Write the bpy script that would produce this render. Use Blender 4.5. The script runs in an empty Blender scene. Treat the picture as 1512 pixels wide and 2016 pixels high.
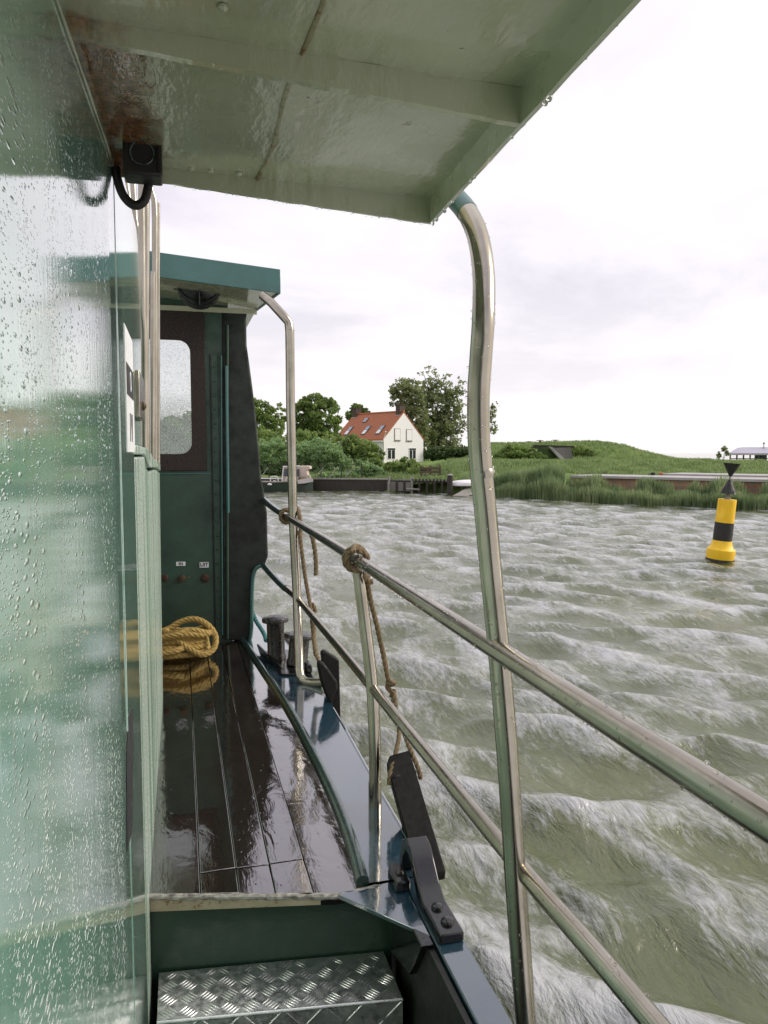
import bpy, math, random
import numpy as np
from math import sin, cos, tan, pi, radians, sqrt, atan2
from mathutils import Vector, Matrix
random.seed(7); rng = np.random.default_rng(7)
scene = bpy.context.scene
C = scene.collection

# ------------------------------------------------------------------ camera model (authoring aid: where a seen line meets a real plane)
F = 1514.; YAW = radians(14.8); PIT = radians(4.46); EYE = 2.3
RT = Vector((cos(YAW), -sin(YAW), 0)); FW = Vector((sin(YAW)*cos(PIT), cos(YAW)*cos(PIT), -sin(PIT))); UP = RT.cross(FW)
def ray(x, y): return RT*((x-756)/F) + UP*(-(y-1008)/F) + FW
def at(x, y, X=None, Y=None, Z=None):
    d = ray(x, y)
    t = X/d.x if X is not None else (Y/d.y if Y is not None else (Z-EYE)/d.z)
    return Vector((d.x*t, d.y*t, EYE+d.z*t))
HF = Vector((sin(YAW), cos(YAW), 0))
def bg(x, d, z=0.):            # background point: bearing x, horizontal distance d ahead, height z
    return Vector((0, 0, z)) + HF*d + RT*((x-756)/F*d*1.0)
def zat(y, d): return EYE - (y-890)/F*d   # height seen at row y at distance d

# ------------------------------------------------------------------ materials
def new_mat(name):
    m = bpy.data.materials.new(name); m.use_nodes = True
    nt = m.node_tree; b = nt.nodes['Principled BSDF']
    return m, nt, b
def N(nt, t, **kw):
    n = nt.nodes.new(t)
    for k, v in kw.items():
        if k in n.inputs: n.inputs[k].default_value = v
        else: setattr(n, k, v)
    return n
def coord(nt, scale=(1, 1, 1), kind='Object'):
    tc = N(nt, 'ShaderNodeTexCoord'); mp = N(nt, 'ShaderNodeMapping'); mp.inputs['Scale'].default_value = scale
    nt.links.new(tc.outputs[kind], mp.inputs['Vector']); return mp.outputs['Vector']
def noise(nt, vec, scale, detail=5, rough=.55, dist=0):
    n = N(nt, 'ShaderNodeTexNoise'); n.inputs['Scale'].default_value = scale; n.inputs['Detail'].default_value = detail
    n.inputs['Roughness'].default_value = rough; n.inputs['Distortion'].default_value = dist
    nt.links.new(vec, n.inputs['Vector']); return n.outputs['Fac']
def ramp(nt, fac, stops):
    r = N(nt, 'ShaderNodeValToRGB'); el = r.color_ramp.elements
    while len(el) < len(stops): el.new(.5)
    for e, (p, c) in zip(el, stops):
        e.position = p; e.color = (c, c, c, 1) if not hasattr(c, '__len__') else (*c, 1)
    nt.links.new(fac, r.inputs['Fac']); return r.outputs['Color']
def mixc(nt, fac, a, b):
    m = N(nt, 'ShaderNodeMix', data_type='RGBA')
    for s, v in ((m.inputs[0], fac), (m.inputs[6], a), (m.inputs[7], b)):
        if isinstance(v, (int, float)): s.default_value = v
        elif hasattr(v, '__len__'): s.default_value = (*v, 1)
        else: nt.links.new(v, s)
    return m.outputs[2]
def math_(nt, op, a, b=None, clamp=False):
    m = N(nt, 'ShaderNodeMath', operation=op, use_clamp=clamp)
    for s, v in ((m.inputs[0], a), (m.inputs[1], b)):
        if v is None: continue
        if isinstance(v, (int, float)): s.default_value = v
        else: nt.links.new(v, s)
    return m.outputs[0]
def bump(nt, b, h, strength, dist=.002, prev=None):
    n = N(nt, 'ShaderNodeBump'); n.inputs['Strength'].default_value = strength; n.inputs['Distance'].default_value = dist
    nt.links.new(h, n.inputs['Height'])
    if prev is not None: nt.links.new(prev, n.inputs['Normal'])
    if b is not None: nt.links.new(n.outputs['Normal'], b.inputs['Normal'])
    return n.outputs['Normal']
def drops(nt, vec, scale, cover=.5, jitter=1.):
    """scattered round water beads: a height field 0..1"""
    v = N(nt, 'ShaderNodeTexVoronoi'); v.inputs['Scale'].default_value = scale; v.inputs['Randomness'].default_value = jitter
    nt.links.new(vec, v.inputs['Vector'])
    sep = N(nt, 'ShaderNodeSeparateColor'); nt.links.new(v.outputs['Color'], sep.inputs[0])
    rad = math_(nt, 'MULTIPLY', math_(nt, 'SUBTRACT', sep.outputs[0], 1-cover, True), .42/cover)
    h = math_(nt, 'SUBTRACT', 1., math_(nt, 'DIVIDE', v.outputs['Distance'], math_(nt, 'ADD', rad, .0001)), True)
    return math_(nt, 'POWER', h, .6)
def paint(name, col, col2=None, rough=.25, nscale=3., coat=0., ior=1.5, bumpk=.25, bscale=40., rust=0., rustcol=(.16, .06, .02), metal=0., stretch=(1, 1, 1), beads=0., beadscale=150., spec=.5, rough2=None):
    m, nt, b = new_mat(name)
    v = coord(nt, stretch); vo = coord(nt)
    n1 = noise(nt, v, nscale, 6, .6)
    c = mixc(nt, ramp(nt, n1, [(.3, 0), (.7, 1)]), col, col2 or tuple(x*.75 for x in col))
    if rust:
        r = ramp(nt, noise(nt, vo, nscale*3+2, 8, .7), [(1-rust, 0), (1-rust+.06, 1)])
        c = mixc(nt, r, c, rustcol)
    nt.links.new(c, b.inputs['Base Color'])
    rr = ramp(nt, noise(nt, vo, nscale*4, 4), [(.3, rough), (.7, rough2 if rough2 is not None else rough*1.8)])
    nt.links.new(rr, b.inputs['Roughness'])
    b.inputs['Metallic'].default_value = metal; b.inputs['IOR'].default_value = ior
    b.inputs['Coat Weight'].default_value = coat; b.inputs['Coat Roughness'].default_value = .04
    pv = bump(nt, None, noise(nt, v, bscale, 5, .6), bumpk, .003)
    if beads: pv = bump(nt, None, drops(nt, vo, beadscale, .55), beads, .002, pv)
    nt.links.new(pv, b.inputs['Normal'])
    if coat: nt.links.new(pv, b.inputs['Coat Normal'])
    return m
M = {}
M['canopy'] = paint('canopy_paint', (.45, .465, .32), (.37, .385, .25), .18, 5, coat=.9, rust=.30, bumpk=.22, bscale=22)
M['kerb'] = paint('dark_kerb_paint', (.010, .022, .018), (.025, .06, .052), .15, 25, coat=.6, bumpk=.4, beads=.4)
M['teal'] = paint('teal_paint', (.04, .135, .12), (.03, .095, .085), .25, 6, coat=.4, bumpk=.3)
M['dgreen'] = paint('dark_green_paint', (.020, .056, .032), (.016, .042, .026), .3, 4, coat=.35, bumpk=.35, rust=.28, rustcol=(.05, .035, .015), beads=.35)
M['wing_green'] = paint('wing_shaded_paint', (.009, .017, .010), (.005, .007, .005), .5, 3, bumpk=.3, rust=.3, rustcol=(.03, .018, .01))  # shade below the visor is put into the wing's base colour
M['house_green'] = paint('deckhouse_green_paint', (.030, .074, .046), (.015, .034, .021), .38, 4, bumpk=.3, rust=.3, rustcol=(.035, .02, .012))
M['shadow_green'] = paint('shaded_bulwark_paint', (.006, .007, .004), None, .35, 4, bumpk=.3)  # green paint with the deep shadow inside the bulwark put into its colour
M['maroon'] = paint('maroon_window_frame', (.024, .012, .007), (.014, .009, .006), .5, 20, bumpk=.5, rust=.35, rustcol=(.07, .018, .008), stretch=(1, 1, .3))
M['black'] = paint('black_rubber', (.006, .006, .005), (.010, .009, .007), .5, ior=1.35, nscale= 12, bumpk=.4, beads=.3)
M['black_steel'] = paint('black_painted_steel', (.004, .005, .005), (.003, .003, .003), .14, 12, coat=.2, bumpk=.15, bscale=30, beads=.35)
M['bollard'] = paint('worn_black_steel', (.010, .009, .007), (.016, .014, .010), .2, 18, coat=.2, bumpk=.8, bscale=45, beads=.8, beadscale=120)
M['gunwale'] = paint('wet_blue_grey_paint', (.016, .045, .07), (.012, .036, .052), .05, 5, coat=1., ior=2.2, bumpk=.12, bscale=14, beads=.12, rough2=.14)
M['cream'] = paint('worn_cream_paint', (.48, .43, .31), (.36, .30, .19), .35, 18, rust=.42, rustcol=(.17, .075, .02), bumpk=.5)
M['wornwhite'] = paint('chipped_white_paint', (.5, .49, .44), (.05, .04, .03), .4, 45, bumpk=.9, stretch=(1, 2, 2))
M['steel'] = paint('wet_stainless_steel', (.42, .39, .33), (.29, .265, .21), .16, 9, metal=1., bumpk=.045, bscale=25, rough2=.26)
M['alu'] = paint('scuffed_aluminium', (.9, .92, .9), (.68, .71, .69), .34, 14, metal=1., bumpk=.25, bscale=50, beads=.3)
M['white'] = paint('white_paint', (.78, .77, .76), (.70, .69, .68), .5, 4, bumpk=.1)
M['labelwhite'] = paint('label_white', (.72, .74, .74), None, .4, 30, bumpk=.1)
M['ink'] = paint('label_ink', (.012, .012, .014), None, .5, 10, bumpk=.1)
M['brass'] = paint('dull_brass', (.10, .07, .035), None, .3, 30, metal=.6, bumpk=.5)
M['rustbrown'] = paint('rusty_brown', (.05, .022, .01), None, .6, 30, bumpk=.6)
M['cable'] = paint('black_cable', (.018, .016, .012), None, .35, 30, bumpk=.1)
M['yellow'] = paint('buoy_yellow', (.86, .56, .012), (.80, .47, .01), .35, 4, rust=.3, rustcol=(.45, .27, .03), bumpk=.1, bscale=8)
M['buoyblack'] = paint('buoy_black', (.02, .02, .016), None, .45, 6, bumpk=.1)
M['oldwood'] = paint('weathered_timber', (.06, .055, .045), (.03, .028, .022), .8, 6, stretch=(4, 4, .5), bumpk=.5)
M['palewood'] = paint('pale_timber', (.30, .29, .25), (.2, .19, .16), .8, 6, bumpk=.3)
M['concrete'] = paint('pale_concrete', (.42, .41, .39), (.30, .29, .28), .8, .8, bumpk=.2)
M['greyconc'] = paint('dark_concrete', (.20, .19, .17), (.13, .125, .11), .85, .6, bumpk=.3)
M['hullgreen'] = paint('hull_green', (.02, .05, .035), (.05, .05, .04), .35, 3, bumpk=.2, rust=.3)
M['greyroof'] = paint('grey_metal_roof', (.36, .35, .42), (.30, .30, .36), .4, .5, bumpk=.1)
M['cream_canvas'] = paint('cream_canvas', (.55, .47, .40), (.48, .40, .34), .8, 3, bumpk=.3)
M['tarp'] = paint('tan_tarp', (.40, .30, .20), None, .8, 3, bumpk=.4)
M['tinted'] = paint('tinted_pane', (.06, .07, .085), None, .1, 3, bumpk=.0)
M['bark'] = paint('bark', (.06, .05, .038), (.035, .03, .022), .9, 3, bumpk=.6)
M['chimney'] = paint('chimney_brick', (.10, .07, .055), (.06, .045, .035), .9, 2, bumpk=.3)

def wall_mat():
    m, nt, b = new_mat('wet_cabin_paint')
    vo = coord(nt); vs = coord(nt, (1, 6, .5))
    c = mixc(nt, ramp(nt, noise(nt, vs, 6, 6, .6), [(.3, 0), (.7, 1)]), (.28, .50, .39), (.21, .42, .32))
    # vertical drip marks
    c = mixc(nt, ramp(nt, noise(nt, coord(nt, (1, 60, .8)), 2, 4, .6), [(.58, 0), (.68, .55)]), c, (.30, .36, .30))
    wall_col = c
    rr = ramp(nt, noise(nt, vs, 3, 4), [(.3, .03), (.7, .09)])
    nt.links.new(rr, b.inputs['Roughness'])
    b.inputs['IOR'].default_value = 4.2
    b.inputs['Coat Weight'].default_value = 1.; b.inputs['Coat Roughness'].default_value = .05; b.inputs['Coat IOR'].default_value = 1.7
    # beads: sparse high up, dense low down
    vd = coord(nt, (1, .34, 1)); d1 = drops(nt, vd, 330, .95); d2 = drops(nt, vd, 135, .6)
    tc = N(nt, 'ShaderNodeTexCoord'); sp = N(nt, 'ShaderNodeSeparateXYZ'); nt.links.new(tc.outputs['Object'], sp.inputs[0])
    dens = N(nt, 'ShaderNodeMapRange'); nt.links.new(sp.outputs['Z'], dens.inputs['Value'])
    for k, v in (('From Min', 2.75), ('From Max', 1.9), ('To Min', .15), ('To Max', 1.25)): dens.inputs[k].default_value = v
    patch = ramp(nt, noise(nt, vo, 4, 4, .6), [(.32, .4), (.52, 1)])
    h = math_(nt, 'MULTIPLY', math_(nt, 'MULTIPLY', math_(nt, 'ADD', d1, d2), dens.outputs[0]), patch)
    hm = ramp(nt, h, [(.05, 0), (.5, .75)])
    nt.links.new(mixc(nt, hm, wall_col, (.62, .70, .66)), b.inputs['Base Color'])  # light scattered by the beads painted in as a pale tint
    pv = bump(nt, None, noise(nt, coord(nt, (1, 9, .7)), 9, 5, .6), .07, .002)
    pv = bump(nt, None, noise(nt, vo, 260, 3, .6), .05, .0008, pv)
    pv = bump(nt, None, h, .7, .003, pv)
    nt.links.new(pv, b.inputs['Normal']); nt.links.new(pv, b.inputs['Coat Normal'])
    return m
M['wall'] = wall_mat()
def casing_mat():
    m, nt, b = new_mat('rain_speckled_casing_paint'); vo = coord(nt)
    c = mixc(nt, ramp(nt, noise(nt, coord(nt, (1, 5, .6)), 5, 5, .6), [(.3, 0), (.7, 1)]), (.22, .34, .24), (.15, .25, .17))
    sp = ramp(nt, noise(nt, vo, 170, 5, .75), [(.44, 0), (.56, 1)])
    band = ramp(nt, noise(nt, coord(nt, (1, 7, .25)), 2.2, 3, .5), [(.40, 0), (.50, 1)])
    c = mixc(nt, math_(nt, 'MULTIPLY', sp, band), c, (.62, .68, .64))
    nt.links.new(c, b.inputs['Base Color']); b.inputs['Roughness'].default_value = .22; b.inputs['IOR'].default_value = 1.8
    bump(nt, b, sp, .5, .0015)
    return m
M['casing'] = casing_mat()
def plank_mat():
    m, nt, b = new_mat('wet_brown_deck')
    v = coord(nt, (14, 1.2, 1)); vo = coord(nt)
    c = mixc(nt, ramp(nt, noise(nt, v, 3, 7, .65), [(.3, 0), (.7, 1)]), (.018, .011, .006), (.008, .005, .003))
    nt.links.new(c, b.inputs['Base Color'])
    nt.links.new(ramp(nt, noise(nt, vo, 5, 4), [(.35, .03), (.75, .12)]), b.inputs['Roughness'])
    b.inputs['IOR'].default_value = 2.4; b.inputs['Coat Weight'].default_value = 1.; b.inputs['Coat Roughness'].default_value = .015; b.inputs['Coat IOR'].default_value = 1.8
    pv = bump(nt, None, noise(nt, coord(nt, (1, .6, 1)), 10, 4, .5, .8), .36, .004)
    pv = bump(nt, None, noise(nt, v, 12, 5, .6), .10, .001, pv)
    pv = bump(nt, None, drops(nt, vo, 60, .15), .25, .001, pv)
    nt.links.new(pv, b.inputs['Normal']); nt.links.new(pv, b.inputs['Coat Normal'])
    return m
M['planks'] = plank_mat()
def rope_mat(name, c1, c2):
    m, nt, b = new_mat(name)
    v = coord(nt)
    nt.links.new(mixc(nt, ramp(nt, noise(nt, v, 60, 6, .7), [(.3, 0), (.7, 1)]), c1, c2), b.inputs['Base Color'])
    b.inputs['Roughness'].default_value = .8
    bump(nt, b, noise(nt, v, 420, 4, .7), .6, .001)
    return m
M['rope'] = rope_mat('hemp_rope', (.20, .145, .075), (.09, .062, .03))
M['goldrope'] = rope_mat('golden_rope', (.50, .35, .10), (.26, .17, .045))
M['tealrope'] = rope_mat('teal_rope', (.03, .17, .16), (.015, .07, .07))
def canopy_rust():
    m, nt, b = new_mat('rust_stained_canopy')
    vo = coord(nt)
    # rust bleeding along the joint with the cabin wall
    tc = N(nt, 'ShaderNodeTexCoord'); sp = N(nt, 'ShaderNodeSeparateXYZ'); nt.links.new(tc.outputs['Object'], sp.inputs[0])
    base = mixc(nt, ramp(nt, noise(nt, vo, 5, 6, .6), [(.3, 0), (.7, 1)]), (.46, .475, .33), (.37, .39, .26))
    mr = N(nt, 'ShaderNodeMapRange'); nt.links.new(sp.outputs['X'], mr.inputs['Value'])
    for k, v in (('From Min', .795), ('From Max', .93), ('To Min', 1.), ('To Max', 0)): mr.inputs[k].default_value = v
    my = N(nt, 'ShaderNodeMapRange'); nt.links.new(sp.outputs['Y'], my.inputs['Value'])
    for k, v in (('From Min', .95), ('From Max', 1.02), ('To Min', 0.), ('To Max', 1)): my.inputs[k].default_value = v
    f = math_(nt, 'MULTIPLY', mr.outputs[0], my.outputs[0])
    f = math_(nt, 'ADD', f, math_(nt, 'MULTIPLY', math_(nt, 'SUBTRACT', noise(nt, vo, 30, 7, .7), .5), .7), True)
    c = mixc(nt, ramp(nt, f, [(.28, 0), (.62, 1)]), base, mixc(nt, ramp(nt, noise(nt, vo, 90, 6, .7), [(.45, 0), (.62, 1)]), (.10, .045, .015), (.30, .13, .03)))
    sp2 = ramp(nt, noise(nt, vo, 16, 8, .75), [(.655, 0), (.70, 1)])
    c = mixc(nt, sp2, c, (.07, .04, .018))
    nt.links.new(c, b.inputs['Base Color'])
    nt.links.new(ramp(nt, noise(nt, vo, 6, 4), [(.3, .12), (.7, .4)]), b.inputs['Roughness'])
    b.inputs['Coat Weight'].default_value = 1.; b.inputs['Coat Roughness'].default_value = .05; b.inputs['Coat IOR'].default_value = 1.7
    pv = bump(nt, None, noise(nt, coord(nt, (3, 1, 1)), 9, 4, .6), .35, .006)
    pv = bump(nt, None, noise(nt, vo, 120, 4, .6), .15, .001, pv)
    nt.links.new(pv, b.inputs['Normal']); nt.links.new(pv, b.inputs['Coat Normal'])
    return m
M['canopy_plate'] = canopy_rust()
def water_mat():
    m, nt, b = new_mat('river_water')
    v = coord(nt)
    rot = N(nt, 'ShaderNodeMapping'); rot.inputs['Rotation'].default_value = (0, 0, radians(-45)); rot.inputs['Scale'].default_value = (1, .33, 1)
    tc = N(nt, 'ShaderNodeTexCoord'); nt.links.new(tc.outputs['Object'], rot.inputs['Vector']); rv = rot.outputs['Vector']
    sep = N(nt, 'ShaderNodeSeparateXYZ'); nt.links.new(v, sep.inputs[0])
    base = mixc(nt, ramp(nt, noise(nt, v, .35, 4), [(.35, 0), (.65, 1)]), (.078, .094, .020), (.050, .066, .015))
    # sky reflection painted as pale streaks, strongest on the raised backs of the wavelets
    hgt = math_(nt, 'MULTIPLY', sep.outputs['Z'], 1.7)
    sheen_mask = math_(nt, 'ADD', math_(nt, 'ADD', math_(nt, 'MULTIPLY', noise(nt, rv, 1.5, 6, .62, .6), .9), hgt), math_(nt, 'MULTIPLY', noise(nt, rv, 17, 6, .76, .5), .70))
    sky_sheen = ramp(nt, sheen_mask, [(.76, .0), (1.12, .58)])
    nt.links.new(mixc(nt, sky_sheen, base, (.60, .61, .65)), b.inputs['Base Color'])
    b.inputs['Roughness'].default_value = .05; b.inputs['IOR'].default_value = 1.7
    pv = bump(nt, None, noise(nt, rv, 5.5, 5, .6, .5), .62, .09)
    pv = bump(nt, None, noise(nt, rv, 24, 5, .66, .4), .75, .016, pv)
    vr = N(nt, 'ShaderNodeTexVoronoi'); vr.inputs['Scale'].default_value = 26; nt.links.new(v, vr.inputs['Vector'])
    pv = bump(nt, None, vr.outputs['Distance'], .15, .004, pv)
    nt.links.new(pv, b.inputs['Normal'])
    return m
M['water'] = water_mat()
def leaf_mat(name, c1, c2, c3=None, trans=.35):
    m, nt, b = new_mat(name)
    g = N(nt, 'ShaderNodeNewGeometry')
    c = mixc(nt, g.outputs['Random Per Island'], c1, c2)
    c = mixc(nt, ramp(nt, noise(nt, coord(nt), .7, 3), [(.4, 0), (.6, 1)]), c, c3 or tuple(x*.6 for x in c1))
    nt.links.new(c, b.inputs['Base Color']); b.inputs['Roughness'].default_value = .55
    tr = N(nt, 'ShaderNodeBsdfTranslucent'); nt.links.new(c, tr.inputs['Color'])
    mx = N(nt, 'ShaderNodeMixShader'); mx.inputs[0].default_value = trans
    nt.links.new(b.outputs[0], mx.inputs[1]); nt.links.new(tr.outputs[0], mx.inputs[2])
    nt.links.new(mx.outputs[0], nt.nodes['Material Output'].inputs['Surface'])
    return m
M['leaf'] = leaf_mat('broad_leaves', (.20, .29, .075), (.29, .39, .11), (.14, .21, .055), .5)
M['leafdark'] = leaf_mat('dark_leaves', (.07, .13, .03), (.11, .17, .045))
M['willow'] = leaf_mat('willow_leaves', (.24, .37, .15), (.33, .47, .21), (.17, .27, .105), .5)
M['poplar'] = leaf_mat('poplar_leaves', (.25, .30, .12), (.34, .39, .18), (.17, .21, .09), .5)
M['reed'] = leaf_mat('reed_blades', (.23, .31, .14), (.34, .40, .20), (.16, .23, .10), .5)
M['grass'] = leaf_mat('grass_blades', (.20, .285, .10), (.30, .38, .16), (.16, .23, .08), .5)
def ground_mat():
    m, nt, b = new_mat('grassy_bank'); v = coord(nt)
    c = mixc(nt, ramp(nt, noise(nt, v, .25, 6, .6), [(.35, 0), (.65, 1)]), (.14, .22, .06), (.18, .25, .085))
    c = mixc(nt, ramp(nt, noise(nt, v, 2.5, 6, .7), [(.5, 0), (.8, .7)]), c, (.09, .15, .04))
    nt.links.new(c, b.inputs['Base Color']); b.inputs['Roughness'].default_value = 1.; b.inputs['Specular IOR Level'].default_value = .1
    bump(nt, b, noise(nt, v, 5, 6, .7), 1., .15)
    return m
M['ground'] = ground_mat()
def brick_mat(name, c1, c2, mortar, scale, bw=.22, rh=.075):
    m, nt, b = new_mat(name); v = coord(nt)
    tc = N(nt, 'ShaderNodeTexCoord'); s = N(nt, 'ShaderNodeSeparateXYZ'); nt.links.new(tc.outputs['Object'], s.inputs[0])
    cb = N(nt, 'ShaderNodeCombineXYZ'); nt.links.new(math_(nt, 'ADD', s.outputs[0], s.outputs[1]), cb.inputs[0]); nt.links.new(s.outputs[2], cb.inputs[1])
    t = N(nt, 'ShaderNodeTexBrick'); nt.links.new(cb.outputs[0], t.inputs['Vector'])
    t.inputs['Scale'].default_value = scale; t.inputs['Brick Width'].default_value = bw; t.inputs['Row Height'].default_value = rh; t.inputs['Mortar Size'].default_value = .012
    t.inputs['Color1'].default_value = (*c1, 1); t.inputs['Color2'].default_value = (*c2, 1); t.inputs['Mortar'].default_value = (*mortar, 1)
    c = mixc(nt, ramp(nt, noise(nt, v, 1.2, 6, .7), [(.4, 0), (.75, .6)]), t.outputs['Color'], tuple(x*.4 for x in c1))
    nt.links.new(c, b.inputs['Base Color']); b.inputs['Roughness'].default_value = .9
    bump(nt, b, t.outputs['Fac'], -.5, .01)
    return m
M['brick'] = brick_mat('old_brick', (.26, .13, .075), (.34, .19, .11), (.22, .19, .15), .5)
def tile_mat():
    m, nt, b = new_mat('orange_roof_tiles'); v = coord(nt)
    w = N(nt, 'ShaderNodeTexWave', wave_type='BANDS', bands_direction='Y'); w.inputs['Scale'].default_value = 1.5; w.inputs['Distortion'].default_value = .4; nt.links.new(v, w.inputs['Vector'])
    c = mixc(nt, ramp(nt, noise(nt, v, 3, 6, .7), [(.35, 0), (.65, 1)]), (.40, .14, .06), (.30, .10, .045))
    c = mixc(nt, ramp(nt, noise(nt, v, .8, 5, .7), [(.5, 0), (.75, .5)]), c, (.26, .11, .05))
    nt.links.new(c, b.inputs['Base Color']); b.inputs['Roughness'].default_value = .8
    bump(nt, b, w.outputs['Fac'], .6, .04)
    return m
M['tiles'] = tile_mat()
def glass_mat():
    m, nt, b = new_mat('rain_spotted_glass'); vo = coord(nt)
    b.inputs['Base Color'].default_value = (.95, .97, .96, 1); b.inputs['Roughness'].default_value = .02; b.inputs['IOR'].default_value = 1.33
    b.inputs['Transmission Weight'].default_value = 1.
    tr = N(nt, 'ShaderNodeBsdfTransparent'); tr.inputs['Color'].default_value = (.93, .95, .94, 1)
    d = drops(nt, vo, 120, .6); pv = bump(nt, None, d, .8, .004)
    nt.links.new(pv, b.inputs['Normal'])
    mx = N(nt, 'ShaderNodeMixShader')
    nt.links.new(math_(nt, 'GREATER_THAN', d, .12), mx.inputs[0]); nt.links.new(tr.outputs[0], mx.inputs[1]); nt.links.new(b.outputs[0], mx.inputs[2])
    tc = N(nt, 'ShaderNodeTexCoord'); sp = N(nt, 'ShaderNodeSeparateXYZ'); nt.links.new(tc.outputs['Object'], sp.inputs[0])
    mr = N(nt, 'ShaderNodeMapRange'); nt.links.new(sp.outputs['Z'], mr.inputs['Value'])
    for k, v_ in (('From Min', 2.66), ('From Max', 2.5), ('To Min', .12), ('To Max', .85)): mr.inputs[k].default_value = v_
    tl = N(nt, 'ShaderNodeBsdfTranslucent'); tl.inputs['Color'].default_value = (.80, .84, .82, 1)
    fz = math_(nt, 'MULTIPLY', mr.outputs[0], ramp(nt, noise(nt, vo, 150, 4, .7), [(.42, .1), (.58, 1)]))
    m2 = N(nt, 'ShaderNodeMixShader'); nt.links.new(fz, m2.inputs[0]); nt.links.new(mx.outputs[0], m2.inputs[1]); nt.links.new(tl.outputs[0], m2.inputs[2])
    nt.links.new(m2.outputs[0], nt.nodes['Material Output'].inputs['Surface'])
    return m
M['glass'] = glass_mat()
def drop_mat():
    m, nt, b = new_mat('water_drop'); b.inputs['Base Color'].default_value = (1, 1, 1, 1); b.inputs['Roughness'].default_value = 0.
    b.inputs['IOR'].default_value = 1.33; b.inputs['Transmission Weight'].default_value = 1.; return m
M['drop'] = drop_mat()
M['pane'] = paint('window_pane', (.03, .035, .04), None, .08, 3, bumpk=0)
M['paleglass'] = paint('pale_reflecting_pane', (.30, .35, .42), None, .1, 3, bumpk=0)

# ------------------------------------------------------------------ mesh helpers
class MB:
    def __init__(s): s.v = []; s.f = []
    def add(s, vs, fs):
        o = len(s.v); s.v += [tuple(v) for v in vs]; s.f += [tuple(i+o for i in f) for f in fs]; return s
    def box(s, lo, hi):
        (a, b, c), (d, e, f) = lo, hi
        return s.add([(a,b,c),(d,b,c),(d,e,c),(a,e,c),(a,b,f),(d,b,f),(d,e,f),(a,e,f)], [(3,2,1,0),(4,5,6,7),(0,1,5,4),(1,2,6,5),(2,3,7,6),(3,0,4,7)])
    def hexa(s, p): return s.add(p, [(3,2,1,0),(4,5,6,7),(0,1,5,4),(1,2,6,5),(2,3,7,6),(3,0,4,7)])
    def prism(s, poly, d):           # poly: 3D points, d: extrusion vector
        n = len(poly); d = Vector(d); P = [Vector(p) for p in poly]
        nor = Vector((0, 0, 0))
        for i in range(n): nor += P[i].cross(P[(i+1) % n])
        if nor.dot(d) > 0: P.reverse()
        vs = P + [p+d for p in P]
        fs = [tuple(range(n)), tuple(reversed(range(n, 2*n)))] + [((i+1) % n, i, i+n, (i+1) % n+n) for i in range(n)]
        return s.add(vs, fs)
    def tube(s, path, r, seg=16, caps=True):
        P = [Vector(p) for p in path]; n = len(P)
        R = r if hasattr(r, '__len__') else [r]*n
        T = [(P[min(i+1, n-1)]-P[max(i-1, 0)]).normalized() for i in range(n)]
        u = T[0].orthogonal().normalized(); vs = []; fs = []
        for i in range(n):
            u = (u - T[i]*u.dot(T[i])).normalized(); w = T[i].cross(u)
            for k in range(seg):
                a = 2*pi*k/seg; vs.append(P[i] + (u*cos(a)+w*sin(a))*R[i])
        for i in range(n-1):
            for k in range(seg):
                k2 = (k+1) % seg; fs.append((i*seg+k, i*seg+k2, (i+1)*seg+k2, (i+1)*seg+k))
        if caps: fs += [tuple(reversed(range(seg))), tuple(range((n-1)*seg, n*seg))]
        return s.add(vs, fs)
    def lathe(s, prof, base=(0, 0, 0), axis=(0, 0, 1), seg=32):
        ax = Vector(axis).normalized(); u = ax.orthogonal().normalized(); w = ax.cross(u); B = Vector(base); vs = []; fs = []
        for r, h in prof:
            for k in range(seg):
                a = 2*pi*k/seg; vs.append(B+ax*h+(u*cos(a)+w*sin(a))*max(r, 1e-5))
        for i in range(len(prof)-1):
            for k in range(seg):
                k2 = (k+1) % seg; fs.append((i*seg+k, i*seg+k2, (i+1)*seg+k2, (i+1)*seg+k))
        fs += [tuple(reversed(range(seg))), tuple(range((len(prof)-1)*seg, len(prof)*seg))]
        return s.add(vs, fs)
    def ball(s, c, r, seg=8, sc=(1, 1, 1)):
        vs = []; fs = []; n = seg//2
        for i in range(n+1):
            th = pi*i/n
            for k in range(seg):
                a = 2*pi*k/seg; vs.append((c[0]+r*sc[0]*sin(th)*cos(a), c[1]+r*sc[1]*sin(th)*sin(a), c[2]+r*sc[2]*cos(th)))
        for i in range(n):
            for k in range(seg):
                k2 = (k+1) % seg; fs.append((i*seg+k, (i+1)*seg+k, (i+1)*seg+k2, i*seg+k2))
        return s.add(vs, fs)
    def rope(s, path, R, pitch=None, n=3, seg=7, step=None):
        P = resample(path, step or R*.5); pitch = pitch or R*7.; m = len(P)
        T = [(P[min(i+1, m-1)]-P[max(i-1, 0)]).normalized() for i in range(m)]
        u = T[0].orthogonal().normalized(); L = 0; cur = [[] for _ in range(n)]
        for i in range(m):
            u = (u - T[i]*u.dot(T[i])).normalized(); w = T[i].cross(u)
            if i: L += (P[i]-P[i-1]).length
            for k in range(n):
                a = 2*pi*(L/pitch + k/n); cur[k].append(P[i]+(u*cos(a)+w*sin(a))*R*.48)
        for c in cur: s.tube(c, R*.56, seg)
        return s
def cat(pts, k=8):
    P = [Vector(p) for p in pts]; P = [P[0]*2-P[1]]+P+[P[-1]*2-P[-2]]; out = []
    for i in range(1, len(P)-2):
        for j in range(k):
            t = j/k; a, b, c, d = P[i-1:i+3]
            out.append(.5*((2*b)+(c-a)*t+(2*a-5*b+4*c-d)*t*t+(3*b-a-3*c+d)*t**3))
    return out+[P[-2]]
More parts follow.
